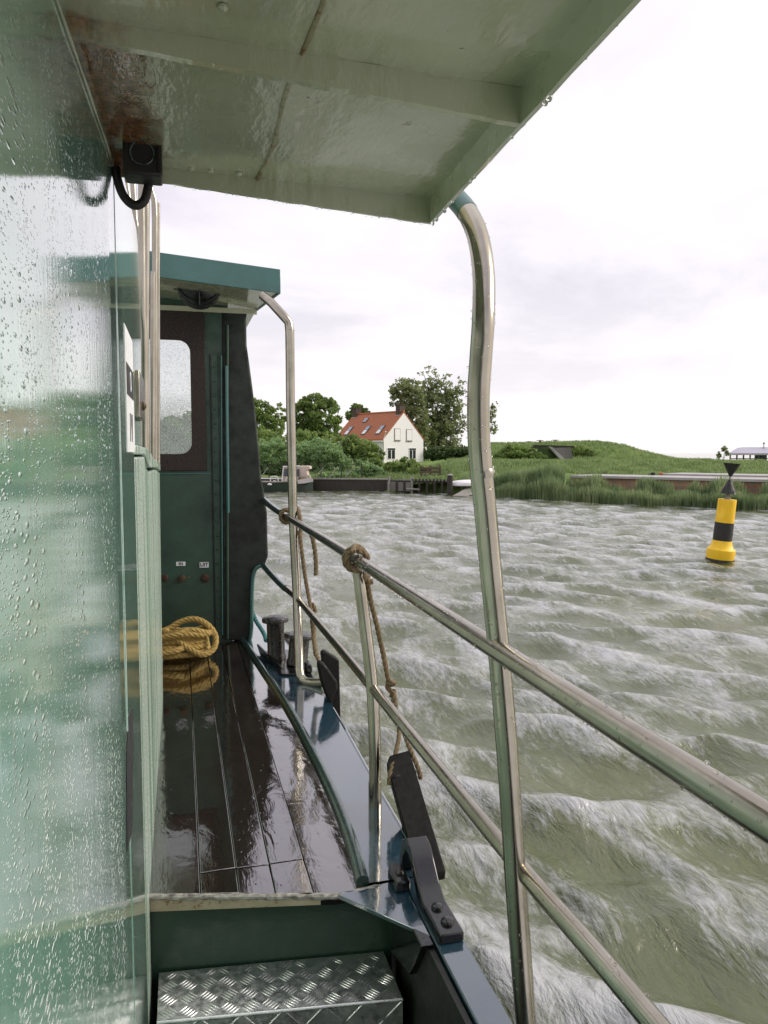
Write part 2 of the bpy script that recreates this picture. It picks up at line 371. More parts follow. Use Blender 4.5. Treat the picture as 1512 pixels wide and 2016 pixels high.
def resample(path, step):
    P = [Vector(p) for p in path]; out = [P[0]]; acc = 0
    for a, b in zip(P, P[1:]):
        L = (b-a).length; 
        while acc+L >= step and L > 0:
            t = (step-acc)/L; a = a+(b-a)*t; out.append(a); L = (b-a).length; acc = 0
        acc += L
    return out if len(out) > 2 else P
def build(name, mb, mat, parent=None, bevel=0., smooth=True, seg=2, ang=35):
    me = bpy.data.meshes.new(name); me.from_pydata(mb.v, [], mb.f); me.update()
    if parent is not None:
        w = parent
        M4 = Matrix.Identity(4)
        while w is not None: M4 = w.matrix_basis @ M4 if w is not None else M4; w = w.parent
        if not parent.get('_local'): me.transform(M4.inverted())
    o = bpy.data.objects.new(name, me); C.objects.link(o)
    if parent is not None: o.parent = parent
    me.materials.append(M[mat] if isinstance(mat, str) else mat)
    if smooth:
        me.shade_smooth() if hasattr(me, 'shade_smooth') else None
        me.set_sharp_from_angle(angle=radians(ang))
    if bevel:
        b = o.modifiers.new('bevel', 'BEVEL'); b.width = bevel; b.segments = seg; b.limit_method = 'ANGLE'; b.angle_limit = radians(40)
    return o
def tag(o, label=None, cat_=None, group=None, kind=None):
    if label: o['label'] = label
    if cat_: o['category'] = cat_
    if group: o['group'] = group
    if kind: o['kind'] = kind
    return o
def thing(name, label, cat_, loc=(0, 0, 0), rz=0, group=None):
    o = bpy.data.objects.new(name, None); C.objects.link(o); o.location = loc; o.rotation_euler = (0, 0, rz); o.empty_display_size = .1
    return tag(o, label, cat_, group)
def np_mesh(name, V, faces, mat, parent=None, smooth=False):
    V = np.asarray(V, dtype=np.float32); Fc = np.asarray(faces, dtype=np.int32); k = Fc.shape[1]
    me = bpy.data.meshes.new(name); me.vertices.add(len(V)); me.vertices.foreach_set('co', V.ravel())
    me.loops.add(Fc.size); me.loops.foreach_set('vertex_index', Fc.ravel())
    me.polygons.add(len(Fc)); me.polygons.foreach_set('loop_start', np.arange(0, Fc.size, k, dtype=np.int32))
    me.update(calc_edges=True)
    if smooth: me.polygons.foreach_set('use_smooth', np.ones(len(Fc), dtype=bool))
    me.materials.append(M[mat])
    o = bpy.data.objects.new(name, me); C.objects.link(o)
    if parent is not None: o.parent = parent; me.transform(Matrix.Translation(-parent.location))
    return o
def text_mesh(s, size, mat4, mat, name, parent):
    cu = bpy.data.curves.new(name, 'FONT'); cu.body = s; cu.size = size; cu.align_x = 'CENTER'; cu.align_y = 'CENTER'; cu.extrude = .0004; cu.offset = size*.02
    o = bpy.data.objects.new(name+'_tmp', cu); C.objects.link(o)
    dg = bpy.context.evaluated_depsgraph_get(); me = bpy.data.meshes.new_from_object(o.evaluated_get(dg)); bpy.data.objects.remove(o)
    me.transform(mat4); me.transform(Matrix.Translation(-parent.matrix_basis.translation) if not parent.parent else Matrix.Translation(-parent.parent.location))
    me.materials.clear(); me.materials.append(M[mat]); t = bpy.data.objects.new(name, me); C.objects.link(t); t.parent = parent; return t

# ================================================================== THE BOAT WE STAND ON
boat = thing('work_boat', 'green steel work boat with wet brown foredeck, canopy and steel railing', 'boat', (-.9, 0, 0))
WX = -.105
# cabin block (upper) and long lower casing
def wx(Y): return WX if Y > 1.35 else WX+.027*(Y-1.35)
side = [(-3, 2.84), (.2, 2.85), (1.2, 2.865), (1.35, 2.87), (1.75, 2.885), (1.90, 2.892), (2.28, 2.915), (2.36, 2.885), (2.41, 2.80)]
low = [(-3, .5), (.2, .5), (1.2, .5), (1.35, .5), (1.75, .5), (1.90, .5)]
fr = [(2.255, 2.31), (2.33, 2.46), (2.40, 2.66)]
vs = []; fs = []
for y, z in side[:6]: vs.append((wx(y), y, z))
for y, z in low: vs.append((wx(y), y, z))
for k in range(5): fs.append((k, 6+k, 7+k, k+1))
o_ = len(vs)
vs += [(WX, y, z) for y, z in [(1.90, 2.312)]+fr+[(2.41, 2.80), (2.36, 2.885), (2.28, 2.915)]]
fs.append((5, o_, o_+1, o_+2, o_+3, o_+4, o_+5, o_+6))
fs[4] = (4, 10, 11, o_, 5)
m_ = len(vs); vs += [(-1.7, v[1], v[2]) for v in vs]
ring = [0, 1, 2, 3, 4, 5, o_+6, o_+5, o_+4, o_+3, o_+2, o_+1, o_, 11, 10, 9, 8, 7, 6]
for a, b_ in zip(ring, ring[1:]+ring[:1]): fs.append((a, b_, b_+m_, a+m_))
mb = MB().add(vs, fs)
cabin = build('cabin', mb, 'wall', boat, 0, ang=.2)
mb = MB().prism([(WX, 1.9, .5), (WX, 3.75, .5), (WX, 3.80, 1.0), (WX, 3.96, 1.6), (WX, 4.14, 2.196), (WX, 3.55, 2.222), (WX, 2.72, 2.232), (WX, 2.52, 2.258), (WX, 2.45, 2.286), (WX, 1.9, 2.288)], (-1.5, 0, 0))
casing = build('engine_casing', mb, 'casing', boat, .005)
mb = MB().prism([(WX+.003, 1.906, 2.294), (WX+.003, 2.40, 2.292), (WX+.003, 2.60, 2.262), (WX+.003, 2.78, 2.246), (WX+.003, 3.6, 2.23), (WX+.003, 4.18, 2.20), (WX+.003, 4.22, 2.252), (WX+.003, 3.3, 2.272), (WX+.003, 2.66, 2.312), (WX+.003, 1.906, 2.318)], (-1.5, 0, 0))
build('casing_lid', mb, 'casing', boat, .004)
# weld seams, trim strips
for yy, z0, z1, w in ((1.44, 1.16, 2.86, .003),):
    mb = MB().tube([(WX, yy+.02, z0), (WX+.001, yy+.03, (z0+z1)/2), (WX, yy+.05, z1)], w*.28, 8)
    build('weld_seam', mb, 'wall', cabin)
# dark plate for the shade in a handle slot low in the cabin side
mb = MB().prism([(WX+.0015, 1.37, 1.60), (WX+.0015, 1.50, 1.575), (WX+.0015, 1.60, 1.70), (WX+.0015, 1.62, 1.78), (WX+.0015, 1.50, 1.80), (WX+.0015, 1.42, 1.76)], (-.001, 0, 0))
build('slot_shade_plate', mb, 'ink', cabin)
# sticker with worn lettering, small steel plate
mb = MB().box((WX, 1.66, 2.30), (WX+.0012, 1.93, 2.56)); st = build('sticker', mb, 'labelwhite', cabin)
mb = MB().box((WX+.0012, 1.68, 2.42), (WX+.0022, 1.91, 2.485)); build('sticker_band', mb, 'ink', cabin)
R_side = Matrix.Translation((WX+.0026, 1.80, 2.452)) @ Matrix(((0, 0, 1, 0), (1, 0, 0, 0), (0, 1, 0, 0), (0, 0, 0, 1)))
text_mesh('O', .06, R_side, 'labelwhite', 'sticker_letter', cabin)
R_side2 = Matrix.Translation((WX+.0018, 1.80, 2.35)) @ Matrix(((0, 0, 1, 0), (1, 0, 0, 0), (0, 1, 0, 0), (0, 0, 0, 1)))
text_mesh('I V', .085, R_side2, 'ink', 'sticker_letter', cabin)
mb = MB().box((WX, 1.99, 2.385), (WX+.012, 2.25, 2.50)); build('steel_plate', mb, 'steel', cabin, .002)
mb = MB().lathe([(.0, .0), (.012, 0), (.012, .004), (.004, .010), (0, .010)], (WX+.012, 2.12, 2.42), (1, 0, 0), 16); build('plate_lock', mb, 'brass', cabin)
# ---------------- canopy
def zb(X, Y): return 2.798-.0687*(X+.105)+.043*(Y-1.507)
def hh(X): return .022+.045*(X+.105)
def ox(Y): return .492-.083*(1.507-Y) if Y > .3 else .392-.02*(.3-Y)
mb = MB(); ny, nx = 26, 14; g = []
for j in range(ny+1):
    Y = -1.5+3.007*j/ny
    for i in range(nx+1):
        X = wx(Y)-.006+(ox(Y)-wx(Y)+.006)*i/nx; g.append((X, Y, zb(X, Y)+hh(X)+.0012*sin(X*31+Y*7)+.001*sin(Y*23-X*5)))
n = len(g); fs = []
for j in range(ny):
    for i in range(nx):
        a = j*(nx+1)+i; fs.append((a, a+nx+1, a+nx+2, a+1))
top = [(x, y, z+.012) for x, y, z in g]
fs += [tuple(k+n for k in reversed(f)) for f in fs]
mb.add(g+top, fs); canopy = build('canopy', mb, 'canopy_plate', boat)
def strip(pts_low, pts_up, th, mat, name, par, bev=.0015):
    mb = MB()
    for (a, b), (c, d) in zip(zip(pts_low, pts_low[1:]), zip(pts_up, pts_up[1:])):
        t = Vector(th); mb.hexa([Vector(a), Vector(b), Vector(b)+t, Vector(a)+t, Vector(c), Vector(d), Vector(d)+t, Vector(c)+t])
    return build(name, mb, mat, par, 0)
xs = [-.105+.597*i/24 for i in range(25)]
wob = lambda i: .0005*sin(i*1.9)+.0004*sin(i*3.7)
strip([(x, 1.507, zb(x, 1.507)+wob(i)) for i, x in enumerate(xs)], [(x, 1.507, zb(x, 1.507)+hh(x)+.016) for x in xs], (0, .007, 0), 'canopy_plate', 'front_fascia', canopy)
xs2 = [-.122+.579*i/24 for i in range(25)]
strip([(x, .985, zb(x, .997)+wob(i)*.7) for i, x in enumerate(xs2)], [(x, .985, zb(x, .997)+hh(x)) for x in xs2], (0, .012, 0), 'canopy_plate', 'cross_rib', canopy)
strip([(x, .3, zb(x, .3)) for x in xs2[:22]], [(x, .3, zb(x, .3)+hh(x)) for x in xs2[:22]], (0, .012, 0), 'canopy_plate', 'cross_rib', canopy)
ys = [-1.5+3.014*i/40 for i in range(41)]
strip([(ox(y), y, zb(ox(y), y)+wob(i)*.8) for i, y in enumerate(ys)], [(ox(y), y, zb(ox(y), y)+hh(ox(y))+.016) for y in ys], (.007, 0, 0), 'canopy_plate', 'outer_fascia', canopy)
# weld bead along the middle of the canopy and bolts
mb = MB().tube([(.155-.004*sin(k), .1+k*.0705, zb(.155, .1+k*.0705)+hh(.155)-.0005) for k in range(21)], [.003+.0012*sin(k*2.3) for k in range(21)], 8)
M['rustyseam'] = paint('rusty_seam', (.34, .34, .22), (.22, .13, .05), .3, 14, rust=.45, rustcol=(.16, .07, .02), bumpk=.5)
build('weld_bead', mb, 'rustyseam', canopy)
for p in ((-.03, .90), (.055, .905), (.03, 1.485), (.065, 1.485), (.115, 1.485)):
    z = zb(*p)+hh(p[0]); build('bolt', MB().lathe([(.006, 0), (.006, .003), (.003, .006), (0, .006)], (p[0], p[1], z), (0, 0, -1), 10), 'canopy_plate', canopy)
mb = MB().tube([(wx(-1.4+.0485*k)+.002, -1.4+.0485*k, zb(WX, -1.4+.0485*k)+.002*sin(k)*.3-.001) for k in range(61)], [.0016+.0006*sin(k*1.7) for k in range(61)], 8); build('joint_bead', mb, 'canopy', canopy)
# navigation lamp box with its cable
lb = MB().box((-.083, 1.395, 2.766), (-.020, 1.45, 2.826)); lamp = build('junction_box', lb, 'cable', boat, .004)
mb = MB().tube([(-.052+.019*cos(a), 1.393, 2.801+.019*sin(a)) for a in [2*pi*k/28 for k in range(29)]], .0018, 8); build('dial_ring', mb, 'kerb', lamp)
mb = MB().box((-.026, 1.388, 2.772), (-.021, 1.395, 2.82)); build('box_clip', mb, 'cable', lamp)
mb = MB().tube(cat([at(292, 350, Y=1.45), at(291, 370, Y=1.45), at(283, 396, Y=1.45), at(264, 404, Y=1.45), at(243, 385, Y=1.45), at(231, 352, Y=1.45), at(228, 330, Y=1.45)]), .0078, 12)
build('cable', mb, 'cable', boat)
# ---------------- canopy support pipe
Yp = 1.3
pp = [((862, 366), 1.52), ((878, 374), 1.49), ((902, 396), 1.45), ((924, 425), 1.41), ((942, 470), 1.37), ((952, 540), 1.33), ((952, 620), 1.3), ((947, 700), 1.3), ((942, 780), 1.3), ((943, 870), 1.3), ((948, 935), 1.3), ((955, 1000), 1.3), ((967, 1130), 1.3), ((982, 1280), 1.3), ((1000, 1500), 1.3), ((1016, 1750), 1.3), ((1036, 2016), 1.3)]
P = [at(*p, Y=y) for p, y in pp]; P.append(Vector((.645, 1.3, 1.09)))
PP = cat(P, 6)
mb = MB().tube(PP, .0205, 24); sup = build('canopy_support', mb, 'steel', boat)
mb = MB().tube(PP[0:18], .0211, 24); build('painted_end', mb, 'teal', sup)
j = at(950, 935, Y=1.3); mb = MB().tube([j+Vector((-.001, 0, .010)), j+Vector((0, 0, .004)), j, j+Vector((.001, 0, -.006))], [.0206, .0225, .0222, .0206], 20); build('weld_collar', mb, 'steel', sup)
# ---------------- railing
RU, RL = .0188, .0178
up = [(.503, 4.93, 2.00), (.535, 4.6, 1.965), (.567, 4.18, 1.941), (.568, 3.2, 1.941), (.566, 2.52, 1.94), (.552, 1.3, 1.94), (.547, .6, 1.94), (.545, -1.5, 1.94)]
mb = MB().tube(cat(up, 8), RU, 24); trail = build('top_rail', mb, 'steel', boat)
lo = [(.49, 4.93, 1.585), (.55, 4.5, 1.53), (.603, 4.15, 1.5), (.612, 3.4, 1.5), (.617, 2.67, 1.5), (.619, 1.35, 1.5), (.628, .8, 1.5), (.63, -1.5, 1.5)]
mb = MB().tube(cat(lo, 8), RL, 24); build('lower_rail', mb, 'steel', boat)
mb = MB().tube(cat(up[:3], 6)[:10], RU+.0012, 16); build('painted_rail_end', mb, 'kerb', trail)
mb = MB().tube(cat(lo[:3], 6)[:9], RL+.0012, 16); build('painted_rail_end', mb, 'kerb', trail)
mb = MB().tube(cat([(.572, 2.52, 1.93), (.596, 2.50, 1.70), (.614, 2.48, 1.5), (.618, 2.46, 1.3), (.616, 2.45, 1.1)]), .0205, 20)
po = build('stanchion', mb, 'steel', boat)
mb = MB().lathe([(.0205, 0), (.0235, .002), (.0235, .05), (.021, .055)], (.616, 2.452, 1.16), (0, .0, 1), 20); build('stanchion_sleeve', MB().tube([(.6165, 2.4525, 1.19), (.6162, 2.4505, 1.10)], .0222, 20), 'steel', po)
pl = [at(517, 582, Y=4.25), at(534, 596, Y=4.2), at(556, 620, Y=4.15), at(568, 634, Y=4.15), at(570.5, 652, Y=4.15), at(572, 800, Y=4.15), at(577, 1020, Y=4.15), at(585, 1178, Y=4.12), at(588.5, 1290, Y=3.98), at(589.5, 1318, Y=3.93), at(591, 1330, Y=3.92), at(596, 1339, Y=3.90), at(605, 1343.5, Y=3.88), at(618, 1344, Y=3.85), at(640, 1344, Y=3.80)]
PL = []
for a, b in zip(pl, pl[1:]):
    k = max(1, int((b-a).length/.05)); PL += [a+(b-a)*i/k for i in range(k)]
PL.append(pl[-1])
mb = MB().tube(PL, .0242, 20); build('tall_stanchion', mb, 'steel', boat)
for q, rr in ((at(570.5, 650, Y=4.15), .0252), (at(585.5, 1180, Y=4.12), .026), (at(589.5, 1312, Y=3.94), .0255)):
    mb = MB().lathe([(.0235, -.004), (rr, 0), (.0235, .004)], q, (0, 0, 1), 18); build('weld_ring', mb, 'steel', boat)
# ---------------- grab pipes on the casing lid
for pts, Y, r in (([(287, 380), (287, 500), (286, 700), (288, 906)], 2.75, .0125), ([(279, 362), (279, 420), (280.5, 620), (283, 650), (285, 906)], 2.66, .0115),
                  ([(262, 362), (266, 430), (274, 480)], 2.9, .010), ([(248, 352), (256, 400), (266, 455), (278, 520)], 3.3, .008),
                  ([(292, 360), (297, 372), (304, 396), (305, 430), (304, 700), (305, 912)], 3.6, .0135), ([(302, 535), (300.5, 545), (300, 720), (300, 912)], 3.4, .011), ([(311, 400), (311, 700), (311.5, 914)], 4.0, .010)):
    mb = MB().tube([at(*p, Y=Y) for p in pts], r, 14); build('grab_pipe', mb, 'steel', boat)
# ---------------- foredeck
def edgeY(X): return 2.104-.26*(X+.11) if X < .39 else 1.974+.1*(X-.39)
kerb = [(.345, 5.0), (.385, 4.6), (.425, 4.1), (.455, 3.7), (.474, 3.35), (.486, 3.0), (.493, 2.7), (.493, 2.45), (.484, 2.2), (.467, 2.0)]
K = cat([(x, y, 0) for x, y in kerb], 6)
def kx(Y):
    for a, b in zip(K, K[1:]):
        if b.y <= Y <= a.y: return a.x+(b.x-a.x)*(a.y-Y)/max(1e-6, a.y-b.y)
    return K[-1].x if Y < K[-1].y else K[0].x
foot = [-.12, .030, .132, .228, .329]
mb = MB()
for i, x0 in enumerate(foot):
    x1 = foot[i+1] if i < 4 else None; gp = .0013
    if x1 is not None:
        runs = [(edgeY((x0+x1)/2)+.004, 2.172), (2.178, 5.0)] if 1 <= i else [(edgeY(x0)+.004, 5.0)]
        for y0, y1 in runs:
            ya0 = edgeY(x0)+.004 if y0 < 2.15 else y0; ya1 = edgeY(x1)+.004 if y0 < 2.15 else y0
            cr = .0015*(1 if i % 2 else -1)
            mb.hexa([(x0+gp, ya0, 1.08), (x1-gp, ya1, 1.08), (x1-gp, y1, 1.08), (x0+gp, y1, 1.08), (x0+gp, ya0, 1.1), (x1-gp, ya1, 1.1+cr), (x1-gp, y1, 1.1+cr), (x0+gp, y1, 1.1)])
    else:
        yy = [edgeY(.4)+.004]+[2.1+.1*k for k in range(30)]
        eb = MB(); n_ = len(yy); eb.add([v for y in yy for v in ((x0+gp, y, 1.1), (max(x0+.01, kx(y)), y, 1.0995))], [(2*i, 2*i+1, 2*i+3, 2*i+2) for i in range(n_-1)])
deck = build('foredeck', mb, 'planks', boat, .002)
build('edge_plank', eb, 'planks', deck)
mb = MB().prism([(-.12, 2.12, 1.079), (.39, 1.99, 1.079), (.66, 2.01, 1.079), (.66, 5.4, 1.079), (-.12, 5.4, 1.079)], (0, 0, -.02)); build('deck_beam', mb, 'black', deck)
# water lying in the seams, then the kerb bar
kb = [(p.x, p.y, 1.108) for p in K]
mb = MB().tube(kb, .0185, 14); build('deck_kerb', mb, 'kerb', boat)
# gunwale plate
outer = [(.660, 2.02), (.6605, 2.3), (.662, 2.7), (.668, 3.2), (.667, 3.7), (.652, 4.2), (.625, 4.7), (.575, 5.3), (.46, 6.0), (.25, 6.8), (-.2, 7.9), (-.9, 9.0)]
O = cat([(x, y, 0) for x, y in outer], 5)
def oxx(Y):
    for a, b in zip(O, O[1:]):
        if a.y <= Y <= b.y: return a.x+(b.x-a.x)*(Y-a.y)/(b.y-a.y)
    return outer[0][0]
mb = MB(); yy = [2.0+.09*k for k in range(56)]
for ya, yb in zip(yy, yy[1:]):
    a0, b0 = (kx(ya)-.005, kx(yb)-.005) if ya < 5 else (.30, .30); a1, b1 = oxx(ya), oxx(yb)
    if a0 >= a1 or b0 >= b1: break
    mb.add([(a0, ya, 1.102), (a1, ya, 1.102), (b1, yb, 1.102), (b0, yb, 1.102)], [(0, 1, 2, 3)])
gun = build('gunwale', mb, 'gunwale', boat, 0)
mb = MB().tube([(p.x, p.y, 1.095) for p in O if p.y < 7], .009, 10); build('gunwale_edge', mb, 'gunwale', gun)
mb = MB().hexa([(.575, -3, 1.085), (.645, -3, 1.085), (.655, 1.998, 1.085), (.580, 1.998, 1.085), (.575, -3, 1.102), (.645, -3, 1.102), (.655, 1.998, 1.102), (.580, 1.998, 1.102)]); build('side_gunwale', mb, 'gunwale', boat, .004)
mb = MB().prism([(.388, 1.970, 1.101), (.577, 1.735, 1.101), (.579, 1.998, 1.101)], (0, 0, -.012)); build('gusset_plate', mb, 'gunwale', boat, .002)
# hull outside
mb = MB(); H = [Vector((.652, -3, 1.09)), Vector((.655, 0, 1.09))]+[Vector((p.x-.004, p.y, 1.09)) for p in O]
n = len(H); vs = []; fs = []
for k, (dx, z) in enumerate(((0, 1.09), (-.005, .95), (.012, .93), (.012, .86), (-.02, .84), (-.09, .3), (-.25, -.4))):
    vs += [(h.x+dx, h.y, z) for h in H]
for k in range(6):
    for i in range(n-1): fs.append((k*n+i, k*n+i+1, (k+1)*n+i+1, (k+1)*n+i))
mb.add(vs, fs); build('hull', mb, 'hullgreen', boat)
# bulwark inside, side deck, step
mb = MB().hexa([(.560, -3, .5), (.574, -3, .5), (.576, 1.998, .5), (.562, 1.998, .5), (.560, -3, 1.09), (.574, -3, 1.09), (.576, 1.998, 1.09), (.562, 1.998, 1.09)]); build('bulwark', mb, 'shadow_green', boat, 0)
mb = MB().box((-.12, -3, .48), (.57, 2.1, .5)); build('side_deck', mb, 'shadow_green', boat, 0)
mb = MB().prism([(-.104, 2.112, .52), (.5605, 2.035, .52), (.5605, 2.055, .52), (-.104, 2.135, .52)], (0, 0, .556)); build('riser_plate', mb, 'dgreen', boat, 0)
mb = MB(); zl = lambda x: 1.078
mb.hexa([(-.106, 2.098, 1.052), (.345, 1.979, 1.072), (.345, 1.9895, 1.072), (-.106, 2.109, 1.052), (-.106, 2.098, 1.086), (.345, 1.979, 1.090), (.345, 1.9895, 1.090), (-.106, 2.109, 1.086)])
build('cream_trim', mb, 'cream', boat, .001)
pts = [(-.108+i*.7/30, edgeY(-.108+i*.7/30)-.003+.0012*sin(i*2.1), 1.094+.0012*sin(i*1.3)) for i in range(31)]
mb = MB().tube(pts, [.0085+.0018*sin(i*2.7)+.001*sin(i*5.1) for i in range(31)], 10); build('deck_edge_bar', mb, 'wornwhite', boat)
mb = MB().box((-.11, -1.25, .5), (.56, -1.2, 2.72)); build('aft_reflection_blocker', mb, 'shadow_green', boat, 0)  # unseen dark panel added behind the camera to darken the pipes' reflections
# checker-plate step
sx0, sx1 = -.085, .535
def sy(x, back): return (2.105-.112*(x+.1)) if back else (1.915-.125*(x+.1))
TZ = .872
def to_top(u, v): x = sx0+u; return Vector((x, sy(x, 0)+v, TZ))
mb = MB().hexa([(sx0, sy(sx0, 0), TZ-.01), (sx1, sy(sx1, 0), TZ-.01), (sx1, sy(sx1, 1)-.002, TZ-.01), (sx0, sy(sx0, 1)-.002, TZ-.01), (sx0, sy(sx0, 0), TZ), (sx1, sy(sx1, 0), TZ), (sx1, sy(sx1, 1)-.002, TZ), (sx0, sy(sx0, 1)-.002, TZ)])
mb.hexa([(sx0, sy(sx0, 0)-.003, .52), (sx1, sy(sx1, 0)-.003, .52), (sx1, sy(sx1, 0)+.006, .52), (sx0, sy(sx0, 0)+.006, .52), (sx0, sy(sx0, 0)-.003, TZ-.004), (sx1, sy(sx1, 0)-.003, TZ-.004), (sx1, sy(sx1, 0)+.006, TZ-.004), (sx0, sy(sx0, 0)+.006, TZ-.004)])
def lozenge(mb, c, du, dv, nn, L=.0185, w=.0026, h=.0018):
    c = Vector(c); a = Vector(du); b = Vector(dv); nn = Vector(nn)
    ring = []
    for k in range(8):
        t = 2*pi*k/8; ring.append(c+a*cos(t)*L+b*sin(t)*w)
    r2 = [c+(p-c)*.55+nn*h for p in ring]
    mb.add(ring+r2, [(k, (k+1) % 8, (k+1) % 8+8, k+8) for k in range(8)]+[tuple(range(8, 16))])
s2 = sqrt(.5); pit = .052
for face in (0, 1):
    for i in range(13):
        for j in range(4 if face == 0 else 6):
            cu, cv = (i+.5)*pit, (j+.5)*pit
            if cu > sx1-sx0-.012 or (face == 0 and cv > .19): continue
            s = 1 if (i+j) % 2 else -1
            for k in range(-2, 3):
                off = k*.0088
                u = cu-s*off*s2; v = cv+off*s2
                if u < .006 or u > sx1-sx0-.006 or v < .010 or (face == 0 and v > .180): continue
                if face == 0: lozenge(mb, to_top(u, v), (s2, s2*s-.15*s2, 0), (-s2*s, s2, 0), (0, 0, 1))
                else:
                    x = sx0+u; lozenge(mb, (x, sy(x, 0)-.003, TZ-v), (s2, -.11, s2*s), (-s2*s, .11*s, s2), (0, -1, 0))
step = build('tread_plate', mb, 'alu', boat, 0, smooth=True, ang=70)
mb = MB().tube([(sx0, sy(sx0, 0)+.001, TZ-.004), (sx1, sy(sx1, 0)+.001, TZ-.004)], .0055, 12); build('step_nosing', mb, 'alu', step)
# ---------------- deckhouse forward
DY = 4.9
def rrect(x0, x1, z0, z1, r, Y, k=6):
    out = []
    for cx, cz, a0 in ((x1-r, z1-r, 0), (x0+r, z1-r, 90), (x0+r, z0+r, 180), (x1-r, z0+r, 270)):
        for i in range(k+1):
            a = radians(a0+90*i/k); out.append(Vector((cx+r*cos(a), Y, cz+r*sin(a))))
    return out
def ringplate(mb, outer4, inner, th):
    """plate with a rounded opening: outer rect corners (same order as inner arcs) stitched to the inner loop"""
    k = len(inner)//4; n = len(inner); t = Vector((0, th, 0))
    vs = list(inner)+[p+t for p in inner]+list(outer4)+[p+t for p in outer4]; fs = []
    for c in range(4):
        for i in range(k-1):
            a, b = c*k+i, c*k+i+1; fs += [(a, b, 2*n+c), (n+b, n+a, 2*n+4+c)]
        a, b = c*k+k-1, ((c+1) % 4)*k; fs += [(a, b, 2*n+(c+1) % 4, 2*n+c), (n+b, n+a, 2*n+4+c, 2*n+4+(c+1) % 4)]
    for i in range(n):
        j = (i+1) % n; fs.append((j, i, n+i, n+j))
    for c in range(4):
        d = (c+1) % 4; fs.append((2*n+c, 2*n+d, 2*n+4+d, 2*n+4+c))
    mb.add(vs, fs)
wx0, wx1, wz0, wz1 = -.52, .070, 2.288, 2.976
def r4(x0, x1, z0, z1, Y): return [Vector((x1, Y, z1)), Vector((x0, Y, z1)), Vector((x0, Y, z0)), Vector((x1, Y, z0))]
mb = MB(); ringplate(mb, r4(-2.1, .30, 1.06, 3.24, DY), rrect(wx0-.01, wx1+.01, wz0-.01, wz1+.01, .075, DY), .02)
house = build('deckhouse', mb, 'house_green', boat, 0)
mb = MB(); ringplate(mb, r4(-.62, .158, 2.185, 3.16, DY-.012), rrect(wx0, wx1, wz0, wz1, .07, DY-.012), .011)
wf = build('window_frame', mb, 'maroon', house, .003)
mb = MB().box((wx0-.03, DY+.022, wz0-.03), (wx1+.03, DY+.028, wz1+.03)); build('window_pane', mb, 'glass', house)
# back plate of the deckhouse shell with matching opening so the sky shows through
mb = MB(); ringplate(mb, r4(-2.1, .30, 1.06, 3.17, 6.1), rrect(-1.4, .22, 2.12, 3.165, .05, 6.1), .02); build('far_bulkhead', mb, 'house_green', house)
# wing plate with its sweeping outline
wing_px = [(437, 612), (487, 612), (485, 625), (486, 680), (491, 715), (497, 760), (503, 810), (508, 860), (512, 905), (514, 940), (519, 962), (522, 985), (526, 1010), (527, 1060), (528, 1095), (522, 1112), (512, 1114), (505, 1122), (501, 1140), (500, 1180), (499, 1230), (497, 1255), (489, 1266), (437, 1258)]
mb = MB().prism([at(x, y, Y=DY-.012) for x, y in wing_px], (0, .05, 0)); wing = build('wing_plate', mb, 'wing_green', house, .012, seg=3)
# rounded pillar: a vertical half-round nosing along the wing's lower edge and body
mb = MB().tube([at(448, 1258, Y=DY-.02), at(448, 640, Y=DY-.02)], .007, 12); build('corner_bead', mb, 'house_green', wing)
mb = MB().tube([at(438, 1250, Y=DY-.016), at(436, 700, Y=DY-.016)], .005, 10); build('corner_bead', mb, 'teal', wing)
mb = MB().tube(cat([at(492, 1262, Y=DY-.02), at(495, 1240, Y=DY-.02), at(496, 1180, Y=DY-.02), at(498, 1140, Y=DY-.02), at(503, 1121, Y=DY-.02), at(514, 1113, Y=DY-.02)]), .012, 12); build('pillar_nosing', mb, 'teal', wing)
# riveted strip
mb = MB().box((.196, DY-.006, 1.12), (.232, DY, 2.9)); rs = build('rivet_strip', mb, 'house_green', house, .001)
mb = MB().tube([(.19, DY-.002, 1.12), (.186, DY-.002, 2.9)], .003, 6); build('panel_seam', mb, 'ink', house)
rb = MB().lathe([(.0085, 0), (.0085, .001), (.006, .005), (0, .006)], (0, 0, 0), (0, -1, 0), 10)
first = None
for k in range(20):
    z = 1.17+k*.087
    m2 = MB().add([(v[0]+.214, v[1]+DY-.006, v[2]+z) for v in rb.v], rb.f)
    if first is None: first = build('rivet', m2, 'house_green', rs); fz = z
    else:
        o = first.copy(); C.objects.link(o); o.parent = rs; o.location = (0, 0, z-fz)
mb = MB().tube([at(446, 720, Y=DY-.03), at(449, 1010, Y=DY-.03)], .010, 8); build('flaked_edge', mb, 'teal', house)
mb = MB().box((-2.0, DY-.004, 2.165), (.186, DY, 2.172)); build('panel_ledge', mb, 'teal', house)
# labels and knobs
def sign(txt, px, py, w, h, tilt=0):
    c = at(px, py, Y=DY-.002); r = Matrix.Rotation(radians(tilt), 4, 'Y')
    p = [c+(r @ Vector((sx*w/2, 0, sz*h/2))) for sx, sz in ((-1, -1), (1, -1), (1, 1), (-1, 1))]
    mb = MB().prism(p, (0, -.0015, 0)); build('label_card', mb, 'labelwhite', house)
    m4 = Matrix.Translation(c+Vector((0, -.0022, 0))) @ r @ Matrix.Rotation(radians(90), 4, 'X')
    text_mesh(txt, h*.95, m4, 'ink', 'label_text', house)
sign('IN', 356, 1110, .056, .026, 2); sign('UIT', 402, 1112, .056, .034, 1)
for px, r, mt in ((324, .022, 'rustbrown'), (404, .026, 'rustbrown')):
    c = at(px, 1138, Y=DY-.001); build('vent_plug', MB().lathe([(r, 0), (r, .006), (r*.8, .014), (r*.5, .016), (0, .016)], c, (0, -1, 0), 20), mt, house)
